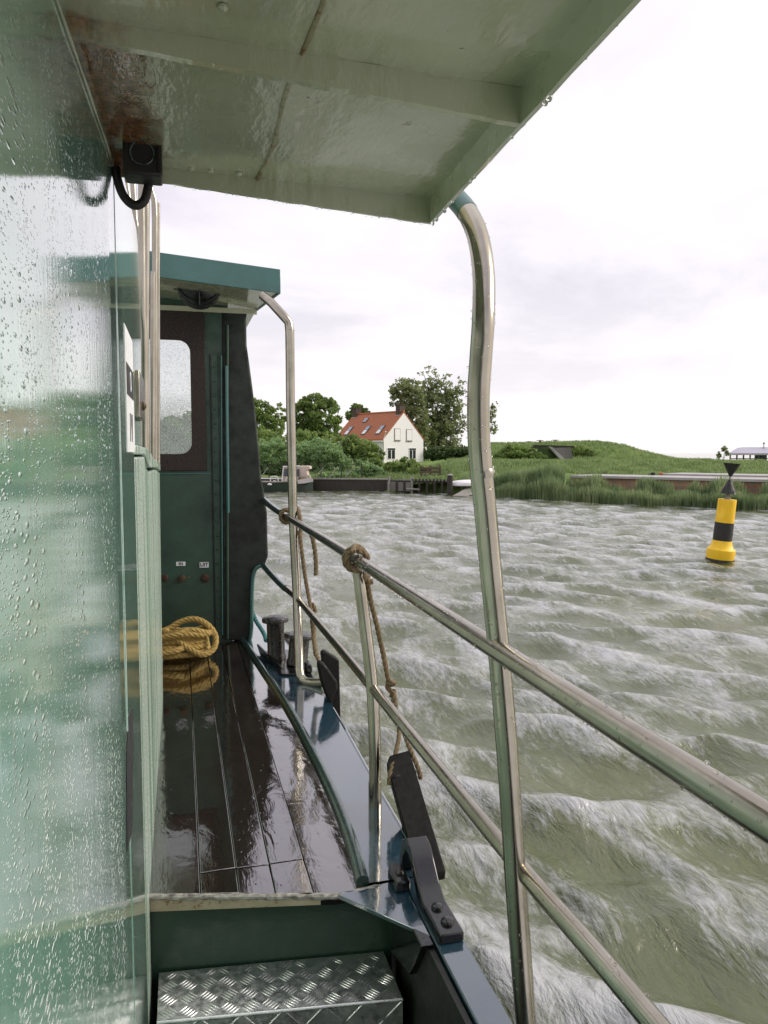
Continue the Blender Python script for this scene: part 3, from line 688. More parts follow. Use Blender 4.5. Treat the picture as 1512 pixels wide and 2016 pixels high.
c = at(359, 1138, Y=DY-.001); kn = build('valve_knob', MB().lathe([(.020, 0), (.020, .008), (.012, .012), (.010, .03), (.018, .032), (.018, .045), (0, .047)], c, (0, -1, 0), 20), 'brass', house)
build('valve_lever', MB().tube([c+Vector((-.045, -.03, -.02)), c+Vector((-.02, -.04, -.005)), c+Vector((.02, -.04, .003)), c+Vector((.043, -.03, .01))], .005, 8), 'brass', kn)
# visor roof
def vz(x): return -.079*(x-.547)
plan = [(-2.1, 4.3), (.547, 4.3), (.476, 4.95), (.47, 6.2), (-2.1, 6.2)]
mb = MB().prism([(x, y, 3.176+vz(x)) for x, y in plan], (0, 0, .014)); visor = build('visor_roof', mb, 'canopy', boat, 0)
mb = MB().hexa([(-2.1, 4.292, 3.166+vz(-2.1)), (.549, 4.292, 3.166), (.549, 4.302, 3.166), (-2.1, 4.302, 3.166+vz(-2.1)), (-2.1, 4.292, 3.295+vz(-2.1)), (.549, 4.292, 3.295), (.549, 4.302, 3.295), (-2.1, 4.302, 3.295+vz(-2.1))])
build('visor_fascia', mb, 'teal', visor, .003)
mb = MB().hexa([(.541, 4.303, 3.168), (.549, 4.303, 3.166), (.478, 4.95, 3.176), (.470, 4.95, 3.176), (.541, 4.303, 3.29), (.549, 4.303, 3.29), (.478, 4.95, 3.25), (.470, 4.95, 3.25)]); build('visor_side', mb, 'teal', visor)
mb = MB().prism([(-2.1, 4.88, 3.15), (.476, 4.88, 3.15), (.476, 4.9, 3.15), (-2.1, 4.9, 3.15)], (0, 0, .03)); build('visor_batten', mb, 'canopy', visor)
# round deck lamp under the visor
c = at(392, 566, Y=4.6)
dl = build('deck_lamp', MB().lathe([(.03, -.06), (.09, -.04), (.118, 0), (.122, .02), (.118, .04), (.10, .045), (0, .05)], c, (0, -1, -.35), 28), 'black_steel', visor)
build('lamp_guard', MB().tube([c+Vector((.118*cos(a), -.05+.02*sin(a), .118*sin(a))) for a in [2*pi*i/28 for i in range(29)]], .005, 8), 'black_steel', dl)
build('lamp_guard', MB().tube([c+Vector((0, -.06, -.12)), c+Vector((0, -.09, 0)), c+Vector((0, -.05, .12))], .004, 8), 'black_steel', dl)
build('lamp_bracket', MB().box((c.x-.14, 4.58, c.z-.02), (c.x-.11, 4.62, 3.23)), 'black_steel', dl)
# ---------------- bitts and deck fittings
mb = MB().prism([(.50, 4.05, 1.103), (.66, 4.0, 1.103), (.645, 4.55, 1.103), (.47, 4.55, 1.103)], (0, 0, .012)); bp = build('bitts_base', mb, 'black_steel', boat, .003)
for cx, cy, r, h, ax, cap in ((.512, 4.36, .050, .24, (-.02, 0, 1), .075), (.612, 4.22, .056, .17, (.10, .05, 1), .085)):
    mb = MB().lathe([(r*1.12, 0), (r*1.1, .02), (r, .03), (r, h-.03), (r*1.02, h-.025), (cap, h-.022), (cap*1.02, h-.010), (cap*.97, h), (cap*.6, h+.008), (0, h+.01)], (cx, cy, 1.114), ax, 32)
    build('bollard', mb, 'bollard', bp)
mb = MB().prism([at(505, 1268, Y=4.5), at(560, 1322, Y=4.1), at(566, 1345, Y=4.1), at(512, 1290, Y=4.5)], (.012, 0, 0)); build('fairlead_plate', mb, 'black_steel', bp, .002)
mb = MB().box((.63, 4.02, 1.115), (.665, 4.10, 1.16)); build('cleat_stub', mb, 'black_steel', bp, .008)
# hinged clamp on the gunwale
def S(px, py, X): return at(px, py, X=X)
prof = [(905, 1868), (900, 1838), (880, 1800), (866, 1770), (860, 1745), (857, 1715), (852, 1690), (838, 1684)]
pr = [(1.690, 1.103), (1.690, 1.128), (1.735, 1.128), (1.80, 1.128), (1.835, 1.128), (1.875, 1.150), (1.915, 1.185), (1.95, 1.215), (1.99, 1.222), (2.03, 1.20), (2.05, 1.15), (2.06, 1.104), (2.035, 1.104), (2.02, 1.15), (1.995, 1.188), (1.96, 1.188), (1.925, 1.155), (1.885, 1.112), (1.86, 1.103)]
mb = MB().prism([(.588, y, z) for y, z in pr], (.062, 0, 0)); cl = build('clamp_strap', mb, 'black_steel', boat, .004, seg=3)
for y, x, r in ((1.735, .622, .017), (1.80, .617, .015)):
    build('bolt_head', MB().lathe([(r, 0), (r, .002), (r*.85, .008), (r*.5, .011), (0, .012)], (x, y, 1.128), (0, 0, 1), 20), 'black_steel', cl)
mb = MB().prism([(.545, 1.93, 1.103), (.586, 1.93, 1.103), (.586, 2.02, 1.103), (.56, 2.04, 1.103), (.54, 2.0, 1.103)], (0, 0, .03)); cg = build('clamp_lug', mb, 'black_steel', cl, .005)
build('bolt_head', MB().lathe([(.012, 0), (.012, .002), (.008, .008), (0, .01)], (.567, 1.975, 1.133), (0, 0, 1), 16), 'black_steel', cl)
mb = MB().prism([(.578, 1.70, 1.10), (.578, 1.98, 1.10), (.578, 1.98, .9), (.578, 1.8, .96)], (-.035, 0, 0)); build('bulwark_bracket', mb, 'black_steel', boat, .004)

# water beads on the boat's own metal and paint
def beads_on(path, r, n, name, par, lo=.0012, hi=.003, under=.5, side=None):
    P = resample(path, .004); mb = MB()
    for _ in range(n):
        i = random.randrange(1, len(P)-1); T = (P[i+1]-P[i-1]).normalized(); u = T.orthogonal().normalized(); w = T.cross(u)
        if random.random() < under: d = (Vector((random.uniform(-.35, .35), random.uniform(-.35, .35), -1)) - T*T.z*-1)
        else:
            a = random.uniform(0, 2*pi); d = u*cos(a)+w*sin(a)
        d = (d-T*d.dot(T)).normalized(); rr = random.uniform(lo, hi)*(1 if random.random() < .85 else 1.4)
        c = P[i]+d*(r+rr*.25); mb.ball(c, rr, 8, (1, 1, 1.25 if d.z < -.5 else .9))
    o = build(name, mb, 'drop', par); o['kind'] = 'stuff'; return o
beads_on([(.566, 2.5, 1.94), (.552, 1.3, 1.94), (.547, .55, 1.94)], RU, 520, 'rain_beads', trail)
beads_on([(.617, 2.67, 1.5), (.619, 1.35, 1.5), (.628, .8, 1.5)], RL, 330, 'rain_beads', trail)
beads_on(PP[20:], .0205, 330, 'rain_beads', sup, .001, .0024, 0)
fl = [(ox(y)+.004, y, zb(ox(y), y)+.001) for y in ys]
mb = MB()
for _ in range(20):
    t = random.random()**.8; y = .35+1.15*t; r = random.choice([.0018, .0022, .0027, .0038]); mb.ball((ox(y)+.004, y, zb(ox(y), y)-r*.7), r, 10, (1, 1, 1.3))
for _ in range(40):
    x = random.uniform(-.05, .49); r = random.choice([.0015, .002, .0028]); mb.ball((x, 1.511, zb(x, 1.507)-r*.5), r, 10, (1, 1, 1.2))
build('rain_beads', mb, 'drop', canopy)['kind'] = 'stuff'

# ================================================================== LOOSE THINGS ON THE BOAT
# coil of golden rope
coil = thing('rope_coil', 'thick golden braided rope lying coiled in a heap against the green deckhouse', 'rope', (0., 4.62, 1.10))
mb = MB(); R = .0190
def loopath(cx, cy, rx, ry, z0, tilt, n=40, a0=0, a1=2*pi, wz=.012, ph=0):
    return [Vector((cx+rx*cos(a0+(a1-a0)*i/n), cy+ry*sin(a0+(a1-a0)*i/n), z0+tilt*(.5+.5*cos(a0+(a1-a0)*i/n+ph))+wz*sin(3*(a0+(a1-a0)*i/n)))) for i in range(n+1)]
path = []
for k in range(4):
    path += loopath(-.10+.015*k, 4.62+.01*sin(k), .235-.02*k, .13-.008*k, 1.122+.034*k, .015, 36, wz=.006, ph=k)
for (cx, cy, rx, ry, z, t, ph) in ((-.02, 4.60, .175, .10, 1.215, .035, .5), (.03, 4.60, .13, .085, 1.235, .03, 2.)):
    path += loopath(cx, cy, rx, ry, z, t, 30, ph=ph)
mb.rope(path, R, pitch=.11, n=4, seg=7, step=.012)
# the standing loop that arches over the heap
arch = cat([(-.20, 4.56, 1.22), (-.06, 4.52, 1.225), (.03, 4.49, 1.17), (.10, 4.50, 1.13), (.165, 4.54, 1.15), (.178, 4.57, 1.22), (.13, 4.60, 1.285), (.06, 4.62, 1.315), (-.02, 4.63, 1.30), (-.10, 4.62, 1.26), (-.2, 4.6, 1.25)], 8)
mb.rope(arch, R, pitch=.11, n=4, seg=7, step=.012)
inn = cat([(-.15, 4.50, 1.24), (-.04, 4.49, 1.26), (.03, 4.52, 1.27), (.055, 4.55, 1.24), (.03, 4.53, 1.19), (-.05, 4.47, 1.17), (-.2, 4.47, 1.15)], 8)
mb.rope(inn, R, pitch=.11, n=4, seg=7, step=.012)
build('rope_strand', mb, 'goldrope', coil)

def knot_loops(c, axis, R, rr, turns, spread):
    ax = Vector(axis).normalized(); u = Vector((0, 0, 1)); u = (u-ax*u.dot(ax)).normalized(); w = ax.cross(u); out = []
    n = int(turns*20)
    for i in range(n+1):
        a = 2*pi*i/20; out.append(Vector(c)+(u*cos(a)+w*sin(a))*(R+.004*sin(a*.5)+rr*.6*(i/n))+ax*(spread*(i/n-.5)+.006*sin(a*.37)))
    return out
# rope with the near fender
rn = thing('fender_rope', 'brown hemp rope knotted round the top rail above the short middle post', 'rope', (.57, 2.52, 1.94), group='fender ropes tied to the railing')
mb = MB(); kr = .0098
mb.rope(knot_loops((.566, 2.50, 1.94), (0.02, 1, 0), RU+.012, kr, 3.2, .050), kr)
mb.rope(cat([(.54, 2.44, 1.972), (.56, 2.50, 1.985), (.60, 2.56, 1.965), (.612, 2.54, 1.93), (.60, 2.48, 1.90), (.585, 2.46, 1.885), (.600, 2.47, 1.87), (.618, 2.47, 1.868)], 6), kr)
build('knot', mb, 'rope', rn)
main = cat([(.602, 2.50, 1.895), (.607, 2.51, 1.85), (.620, 2.52, 1.79), (.642, 2.52, 1.70), (.662, 2.52, 1.61), (.680, 2.52, 1.52), (.688, 2.52, 1.49)], 8)
mb = MB().rope(main, .0092); build('rope_strand', mb, 'rope', rn)
mb = MB().rope(cat([(.676, 2.52, 1.50), (.690, 2.50, 1.508), (.702, 2.52, 1.50), (.694, 2.54, 1.488), (.680, 2.53, 1.485), (.690, 2.50, 1.474), (.700, 2.52, 1.468), (.690, 2.52, 1.45)], 6), .0085)
mb.rope(cat([(.695, 2.51, 1.48), (.698, 2.50, 1.44), (.699, 2.49, 1.40)], 5), .0115); build('splice', mb, 'rope', rn)
tA, tB = at(771, 1535, Y=2.36), at(829, 1522, Y=2.34)
mb = MB().rope(cat([(.700, 2.49, 1.41), at(786, 1445, Y=2.44), at(777, 1490, Y=2.39), at(768, 1524, Y=2.355), at(766, 1545, Y=2.34)], 8), .0082)
mb.rope(cat([(.702, 2.49, 1.41), at(797, 1447, Y=2.44), at(812, 1485, Y=2.38), at(824, 1515, Y=2.345), at(829, 1535, Y=2.34)], 8), .0082)
build('rope_strand', mb, 'rope', rn)
# near fender board
fa, fb_ = at(786, 1505, Y=2.40), at(850, 1730, Y=2.12)
fb = thing('fender_board', 'black timber fender board hanging by two strands outside the hull behind the gunwale clamp', 'fender', fb_, group='fender boards hung over the side')
d = (fb_-fa); e1 = Vector((.041, -.006, .006)); e2 = d.normalized().cross(e1).normalized()*.035
poly = [fa-e1+Vector((0, 0, -.005)), fa-e1*.8+Vector((0, 0, .022)), fa+e1*.9+Vector((0, 0, .028)), fa+e1+Vector((0, 0, 0)), fb_+e1*1.05, fb_-e1*1.05]
mb = MB().prism([p-e2 for p in poly], e2*2); build('board', mb, 'black', fb, .006)
mb = MB().hexa([fa-e1*1.03-e2*1.12+d*.14, fa+e1*1.03-e2*1.12+d*.12, fa+e1*1.03+e2*1.12+d*.12, fa-e1*1.03+e2*1.12+d*.14, fa-e1*1.03-e2*1.12+d*.16, fa+e1*1.03-e2*1.12+d*.14, fa+e1*1.03+e2*1.12+d*.14, fa-e1*1.03+e2*1.12+d*.16]); build('strap_groove', mb, 'black_steel', fb)
# far rope and fender
rf = thing('fender_rope', 'brown hemp rope knotted at the tall post, with a short loose tail', 'rope', (.57, 4.18, 1.94), group='fender ropes tied to the railing')
mb = MB(); kr = .011
mb.rope(knot_loops((.565, 4.26, 1.945), (0, 1, .03), RU+.012, kr, 2.6, .055), kr)
mb.rope(cat([at(586, 1000, Y=4.2), at(590, 1015, Y=4.12), at(592, 1040, Y=4.12), at(591, 1055, Y=4.12)], 6), .012); build('knot', mb, 'rope', rf)
mb = MB().rope(cat([at(590, 1045, Y=4.12), at(593, 1075, Y=4.1), at(600, 1130, Y=4.08), at(607, 1170, Y=4.05), at(612, 1200, Y=4.02), at(616, 1240, Y=4.0), at(621, 1280, Y=3.9), at(630, 1305, Y=3.82), at(648, 1335, Y=3.7), at(658, 1352, Y=3.66)], 6), .0115)
mb.rope(cat([at(614, 1188, Y=4.03), at(618, 1195, Y=4.03), at(621, 1206, Y=4.03)], 6), .012); mb.rope(cat([at(616, 1205, Y=4.0), at(618, 1250, Y=3.98), at(622, 1290, Y=3.9)], 6), .013)
build('rope_strand', mb, 'rope', rf)
mb = MB().rope(cat([at(612, 1052, Y=3.95), at(616, 1062, Y=3.95), at(620, 1085, Y=3.95), at(622, 1110, Y=3.95), at(622, 1134, Y=3.95)], 8), .0125); build('loose_tail', mb, 'rope', rf)
ff = thing('fender_board', 'small black timber fender board hanging outside the hull beside the paired bollards', 'fender', at(655, 1420, Y=3.6), group='fender boards hung over the side')
mb = MB().prism([at(x, y, Y=3.64) for x, y in ((634, 1287), (641, 1283), (668, 1300), (671, 1420), (652, 1420), (640, 1350))], (0, .06, 0)); build('board', mb, 'black', ff, .006)
mb = MB().prism([at(x, y, Y=3.60) for x, y in ((622, 1304), (626, 1297), (636, 1302), (646, 1316), (660, 1336), (662, 1352), (655, 1362), (650, 1385), (637, 1362), (628, 1335))], (0, -.05, 0)); build('toggle_block', mb, 'black', ff, .010)
tr = tag(build('mooring_line', MB().rope(cat([at(497, 1205, Y=5.0), at(504, 1222, Y=4.9), at(513, 1236, Y=4.8), at(521, 1250, Y=4.7), at(524, 1262, Y=4.6)], 6), .014), 'tealrope'), 'short length of teal mooring line showing between the deckhouse pillar and the bollard', 'rope')

# ================================================================== WATER
nr, na = 940, 760
rr = .9*np.exp(np.linspace(0, math.log(4000/.9), nr)); aa = np.radians(np.linspace(-75, 95, na))
RR, AA = np.meshgrid(rr, aa, indexing='ij'); Xw = RR*np.sin(AA); Yw = RR*np.cos(AA)
Zw = np.zeros_like(Xw); dX = np.zeros_like(Xw); dY = np.zeros_like(Xw)
main_dir = radians(60)-YAW
for i in range(64):
    lam = float(np.exp(rng.uniform(math.log(.25), math.log(2.0)))); k = 2*pi/lam
    th = main_dir+rng.normal(0, .46) if lam > .6 else main_dir+rng.normal(0, .75)
    A = .0104*lam**.85*(1.35 if .45 < lam < 1.3 else .72); ph = rng.uniform(0, 2*pi)
    res = np.clip((lam/(RR*.0082*1.0)-2.)/3., 0, 1)      # fade waves the far grid cannot carry
    arg = k*(Xw*cos(th)+Yw*sin(th))+ph
    Zw += A*res*np.cos(arg); q = .6*A*res
    dX -= q*cos(th)*np.sin(arg); dY -= q*sin(th)*np.sin(arg)
gust = .75+.35*np.sin(Xw*.21+1.3*np.sin(Yw*.13))*np.cos(Yw*.17+.9)
Zw *= gust
V = np.stack([Xw+dX, Yw+dY, Zw], -1).reshape(-1, 3)
idx = np.arange(nr*na).reshape(nr, na)
Q = np.stack([idx[:-1, :-1], idx[:-1, 1:], idx[1:, 1:], idx[1:, :-1]], -1).reshape(-1, 4)[:, ::-1]
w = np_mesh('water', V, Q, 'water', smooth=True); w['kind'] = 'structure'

# ================================================================== FAR BANK
def shore(px):
    pts = [(-900, 60), (0, 50), (520, 45.8), (620, 46.5), (760, 44.6), (890, 42.5), (1020, 38.7), (1130, 36.7), (1250, 34), (1512, 30.8), (1900, 27), (2600, 24)]
    return float(np.interp(px, [p[0] for p in pts], [p[1] for p in pts]))
def sm(t): t = max(0., min(1., t)); return t*t*(3-2*t)
def land(px, d):
    t = d-shore(px)
    if px > 600: t += .35*sin(px*.05)+.2*sin(px*.13)
    z = -.5+1.05*sm((t+.6)/1.6)+.25*sm((t-2)/8)
    # grass dyke on the right
    dy = sm((px-800)/120.)
    crest = 56-2*sm((px-1100)/400)
    g = math.exp(-((d-crest)/7.5)**2) if d < crest else (.55+.45*math.exp(-((d-crest)/6)**2))
    z += dy*g*.74*(1+.03*sin(px*.02))
    # mound with the old shelter
    mx = (px-1140)/1.0
    prof = sm((px-905)/60.)*(1-sm((px-1170)/190.))
    prof = max(prof, 0)
    z += 2.15*prof*sm((d-83)/13)*(1-sm((d-135)/50))*(1+.06*sin(px*.017+.4))
    z -= 3.2*sm((d-97)/14)*sm((px-1150)/110)
    z += .05*sin(px*.09+d*.7)+.04*sin(px*.031-d*1.3)
    return z
pxs = np.concatenate([np.linspace(-1400, 450, 60), np.linspace(460, 1560, 330), np.linspace(1575, 3400, 60)])
ds = [0.]; tt = np.concatenate([np.linspace(-1.2, 4, 26), np.linspace(4.4, 60, 90), np.linspace(62, 150, 60), np.geomspace(155, 900, 16)])
Vl = []; 
for px in pxs:
    s0 = shore(px)
    for t in tt:
        d = s0+t; p = bg(px, d, land(px, d)); Vl.append((p.x, p.y, p.z))
n1, n2 = len(pxs), len(tt); idx = np.arange(n1*n2).reshape(n1, n2)
Q = np.stack([idx[:-1, :-1], idx[1:, :-1], idx[1:, 1:], idx[:-1, 1:]], -1).reshape(-1, 4)
gr = np_mesh('ground', Vl, Q, 'ground', smooth=True); gr['kind'] = 'structure'

def blades(name, n, pxr, tr_, h, wdt, mat, lean=.25, dens=None, hk=None):
    Vb = []; fb2 = []
    for _ in range(n):
        px = random.uniform(*pxr); t = random.uniform(*tr_)
        if dens and random.random() > dens(px, t): continue
        d = shore(px)+t; z = max(-.05, land(px, d)); p = bg(px, d, z)
        H_ = h*random.uniform(.5, 1.1)*(hk(px, t) if hk else 1); a = random.uniform(0, pi); u = Vector((cos(a), sin(a), 0))*wdt*.5
        ln = Vector((random.gauss(0, lean), random.gauss(0, lean), 0))*H_
        i = len(Vb); mid = p+Vector((0, 0, H_*.55))+ln*.3; tp = p+Vector((0, 0, H_))+ln
        Vb += [tuple(p-u), tuple(p+u), tuple(mid+u*.8), tuple(mid-u*.8), tuple(tp+u*.15), tuple(tp-u*.15)]
        fb2 += [(i, i+1, i+2, i+3), (i+3, i+2, i+4, i+5)]
    o = np_mesh(name, Vb, fb2, mat); return tag(o, kind='stuff')
reeds = blades('reeds', 46000, (880, 1900), (-.9, 2.1), 1.18, .045, 'reed', .10, lambda px, t: sm((px-900)/80.)*((1 if t < 1.4 else .6) if px < 1110 else (1 if t < .75 else 0)), lambda px, t: (.45+.45*sm((px-960)/90.)-.34*sm((px-1085)/50.))*(1+.12*sin(px*.071)+.1*sin(px*.023)))
tag(reeds, 'band of green reeds along the waterline of the right bank', 'reeds')
g1 = blades('bank_grass', 52000, (800, 1800), (3, 27), .26, .07, 'grass', .3, lambda px, t: 0 if (px > 1108 and t < 10.5-.004*(px-1108)) else 1)
tag(g1, 'long green grass covering the dyke on the right bank', 'grass')
g2 = blades('mound_grass', 26000, (880, 1400), (35, 75), .35, .10, 'grass', .3)
tag(g2, 'grass covering the low mound behind the dyke', 'grass')
g3 = blades('garden_grass', 12000, (560, 960), (1, 16), .35, .07, 'grass', .3); tag(g3, 'rough grass on the bank in front of the white house', 'grass')

# ---------------- trees and shrubs
def leaves(name, parent, blobs, n, size, mat, clump=.28, fill=.5):
    cs = []
    tot = sum(b[3]*b[4]*b[5] for b in blobs)
    for (x, y, z, rx, ry, rz) in blobs:
        k = max(6, int(260*clump*(rx*ry*rz/tot)**.66*3))
        for _ in range(k):
            v = rng.normal(size=3); v /= np.linalg.norm(v); r = rng.uniform(fill, 1.)**.6
            cs.append((x+v[0]*rx*r, y+v[1]*ry*r, z+v[2]*rz*r, (rx*ry*rz)**(1/3)*rng.uniform(.13, .30)))
    cs = np.array(cs); wts = cs[:, 3]**2; wts /= wts.sum()
    pick = rng.choice(len(cs), n, p=wts); off = rng.normal(size=(n, 3)); off /= np.linalg.norm(off, axis=1)[:, None]
    off *= (rng.uniform(.2, 1., n)**.5)[:, None]*np.array([1, 1, .72])
    P = cs[pick, :3]+off*cs[pick, 3:4]
    a = rng.normal(size=(n, 3)); a /= np.linalg.norm(a, axis=1)[:, None]; b = np.cross(a, rng.normal(size=(n, 3))); b /= np.linalg.norm(b, axis=1)[:, None]
    s = (size*rng.uniform(.6, 1.3, n))[:, None]
    Vn = np.stack([P-a*s, P-b*s*.55, P+a*s, P+b*s*.55], 1).reshape(-1, 3)
    return np_mesh(name, Vn, np.arange(n*4).reshape(n, 4), mat, parent)
def limb_tree(parent, base, h, lean, nl, r0, targets):
    mb = MB(); b = Vector(base); top = b+Vector((lean, 0, h))
    mb.tube(cat([b-Vector((0, 0, .4)), b+Vector((lean*.3, .1, h*.4)), top], 5), [r0*(1-.85*i/10) for i in range(11)], 8)
    for t in targets:
        f = random.uniform(.25, .8); s_ = b+Vector((lean*f, 0, h*f)); t = Vector(t); m = (s_+t)*.5+Vector((0, 0, .08*h))
        mb.tube([s_, m, t], [r0*.4, r0*.25, r0*.08], 6)
    return build('trunk', mb, 'bark', parent)
def tree(label, cat_, name, px, d, blobs_px, n, size, mat, group, trunk_h=None, r0=.2, lean=0, clump=.28, fill=.5):
    """blobs_px: (px, py, rx_px, ry_px) of crown masses at distance d"""
    z0 = land(px, d)-.1; base = bg(px, d, z0); t = thing(name, label, cat_, base, group=group); bl = []; s = d/F
    for (bx, by, rx, ry) in blobs_px:
        c = bg(bx, d+random.uniform(-.3, .3)*rx*s, zat(by, d)); bl.append((c.x, c.y, c.z, rx*s, rx*s*.9, ry*s))
    leaves('crown', t, bl, n, size, mat, clump, fill)
    limb_tree(t, base, trunk_h or max(.4, max(b[2] for b in bl)-z0), lean, 5, r0, [(b[0], b[1], b[2]) for b in bl])
    return t
G1 = 'trees behind the far bank'; G2 = 'shrubs along the far bank'
tree('dense round broadleaf tree standing left of the white house', 'tree', 'broadleaf_tree', 622, 96, [(600, 822, 34, 34), (640, 825, 34, 38), (618, 800, 30, 24), (655, 855, 22, 34), (600, 870, 45, 30)], 17000, .20, 'leaf', G1, r0=.3)
tree('broadleaf tree half hidden behind the deckhouse edge, far left', 'tree', 'broadleaf_tree', 520, 92, [(508, 820, 26, 38), (532, 838, 30, 36), (552, 818, 20, 22), (520, 875, 45, 30), (470, 830, 40, 40)], 14000, .20, 'leaf', G1, r0=.3)
tree('small tree peeping over the roof beside the left chimney', 'tree', 'broadleaf_tree', 702, 122, [(703, 806, 13, 10), (716, 812, 12, 8), (692, 818, 12, 10), (728, 818, 8, 5)], 2400, .2, 'leaf', G1, r0=.15)
tree('tallest open tree with see through crown standing right of the house', 'tree', 'poplar_tree', 852, 126, [(850, 745, 16, 26), (838, 770, 26, 26), (868, 772, 26, 26), (890, 790, 26, 34), (850, 800, 30, 30), (880, 830, 34, 30), (850, 850, 44, 26), (905, 760, 12, 16), (832, 735, 10, 9), (875, 742, 12, 10), (908, 838, 16, 24), (870, 880, 44, 22)], 15000, .22, 'poplar', G1, trunk_h=12, r0=.32, clump=.5, fill=.15)
tree('bushy tree directly behind the gable and right hand chimney', 'tree', 'poplar_tree', 800, 121, [(792, 768, 26, 20), (812, 790, 26, 30), (780, 785, 16, 18), (822, 830, 24, 30), (812, 758, 16, 12), (826, 870, 20, 22)], 9000, .21, 'poplar', G1, r0=.25, clump=.4, fill=.3)
tree('wispy young tree just right of the bent canopy pipe', 'tree', 'young_tree', 962, 118, [(964, 815, 14, 20), (970, 845, 10, 16), (955, 850, 12, 20), (975, 800, 6, 8)], 900, .2, 'poplar', G1, r0=.1, clump=.2, fill=.1)
tree('dark clipped hedge closing the garden behind the pipe', 'hedge', 'hedge', 895, 112, [(850, 893, 30, 14), (880, 892, 30, 13), (910, 892, 30, 13), (940, 892, 30, 13)], 9000, .17, 'leafdark', G2, trunk_h=.5, r0=.1, fill=.2)
tree('round shrub mass on the mound beside the old shelter', 'shrub', 'shrub', 1018, 74, [(1012, 895, 30, 18), (1040, 898, 26, 14), (990, 900, 22, 14), (1062, 903, 18, 9)], 8000, .13, 'leaf', G2, trunk_h=.5, r0=.1, fill=.3)
tree('small shrub standing right of the concrete shelter wall', 'shrub', 'shrub', 1148, 88, [(1140, 892, 18, 14), (1160, 896, 16, 10), (1128, 884, 7, 9)], 3500, .13, 'leaf', G2, trunk_h=.5, r0=.08, fill=.3)
for px, d, bl, n, mt, lab in (
    (530, 54, [(515, 905, 30, 32), (545, 900, 32, 30), (530, 935, 38, 22)], 9000, 'willow', 'pale willow bush behind the moored launch bow end'),
    (600, 55, [(590, 900, 30, 30), (618, 893, 28, 26), (604, 930, 40, 26)], 9500, 'willow', 'pale willow bush behind the canopy of the moored launch'),
    (655, 54, [(645, 905, 30, 28), (668, 915, 24, 26), (650, 938, 34, 20)], 8500, 'willow', 'pale willow bush below the roof edge of the house'),
    (692, 60, [(690, 878, 18, 20), (708, 892, 20, 20), (678, 895, 16, 14)], 5000, 'leaf', 'leafy green bush growing against the eaves of the house'),
    (722, 56, [(722, 885, 20, 18), (738, 897, 16, 14), (728, 912, 26, 18), (744, 922, 14, 12)], 6000, 'leaf', 'rounded bush in front of the near corner of the house'),
    (718, 48.5, [(706, 945, 26, 17), (735, 940, 24, 18), (720, 926, 22, 16), (752, 948, 18, 12)], 6500, 'willow', 'low bush spilling over the timber quay into the water'),
    (668, 47.6, [(646, 944, 22, 11), (676, 948, 26, 13), (694, 942, 18, 12)], 4200, 'willow', 'low bush hanging over the dark timber quay wall beside the launch stern'),
    (785, 52, [(775, 930, 24, 16), (800, 922, 26, 16), (820, 930, 22, 14)], 6000, 'leaf', 'dark garden shrub under the gable windows'),
    (838, 50, [(830, 930, 22, 12), (848, 936, 22, 10), (862, 940, 14, 8)], 4200, 'leaf', 'low garden shrub above the wooden jetty'),
    (560, 72, [(520, 872, 30, 24), (560, 880, 34, 22), (600, 872, 30, 22), (640, 878, 24, 20)], 9000, 'leaf', 'dense green thicket between the round trees and the willow bushes'),
    (448, 54, [(440, 890, 34, 40), (470, 900, 30, 34), (455, 935, 40, 22)], 9000, 'willow', 'bush hidden behind the deckhouse, seen wet through its window'),
    (355, 56, [(345, 880, 40, 46), (385, 890, 34, 40), (360, 930, 50, 26)], 9500, 'willow', 'tall bush showing blurred through the rain spotted window')):
    bl = [(x_, y_-2, rx_*1.15, ry_*1.12) for x_, y_, rx_, ry_ in bl]
    tree(lab, 'bush', 'willow_bush' if mt == 'willow' else 'leafy_bush', px, d, bl, n, .105, mt, G2, trunk_h=.8, r0=.06, fill=.35)
tree('broadleaf tree beyond the deckhouse window glass', 'tree', 'broadleaf_tree', 370, 94, [(350, 850, 44, 30), (390, 845, 34, 34), (330, 870, 40, 30)], 9000, .2, 'leaf', G1, r0=.3)
# sparse bush by the low building
tree('sparse bush at the left end of the low grey roofed building', 'bush', 'leafy_bush', 1424, 82, [(1424, 884, 6, 6), (1414, 897, 5, 9), (1430, 892, 5, 6)], 900, .09, 'poplar', G2, trunk_h=1.2, r0=.04, clump=.2, fill=.1)

# ---------------- white house
hd = 106.; hc = bg(755, hd, land(755, hd)-.1)
A0 = radians(40)-YAW    # direction of the gable in the world
house2 = thing('white_house', 'white rendered house with orange tiled gable roof among trees on the far bank', 'house', hc, A0)
house2['_local'] = 1
z0 = 0; W_, L_ = 7.45, 11.3; ZE = zat(865, hd)-hc.z; ZR = zat(814, hd+3)-hc.z
def lb_(name, mb, mat, par=house2, **k): 
    par['_local'] = 1; return build(name, mb, mat, par, **k)
mb = MB().prism([(0, 0, 0), (W_, 0, 0), (W_, 0, ZE), (W_/2, 0, ZR), (0, 0, ZE)], (0, L_, 0)); lb_('wall', mb, 'white', smooth=False)
ov = .25
sl = Vector((W_/2, 0, ZR-ZE)); nrm = Vector((-(ZR-ZE), 0, W_/2)).normalized()*.16
mb = MB()
for sgn in (1, -1):
    e = Vector((-ov*.8, 0, ZE-ov*.8*(ZR-ZE)/(W_/2))); r = Vector((W_/2, 0, ZR))
    f = lambda v: Vector((v.x if sgn > 0 else W_-v.x, v.y, v.z))
    pts = [e+Vector((0, -.03, .02)), r+Vector((0, -.03, .02)), r+Vector((0, -.03, .20)), e+Vector((0, -.03, .20))]
    mb.prism([f(p) for p in pts], (0, L_+.1, 0))
roof = lb_('roof', mb, 'tiles', smooth=False)
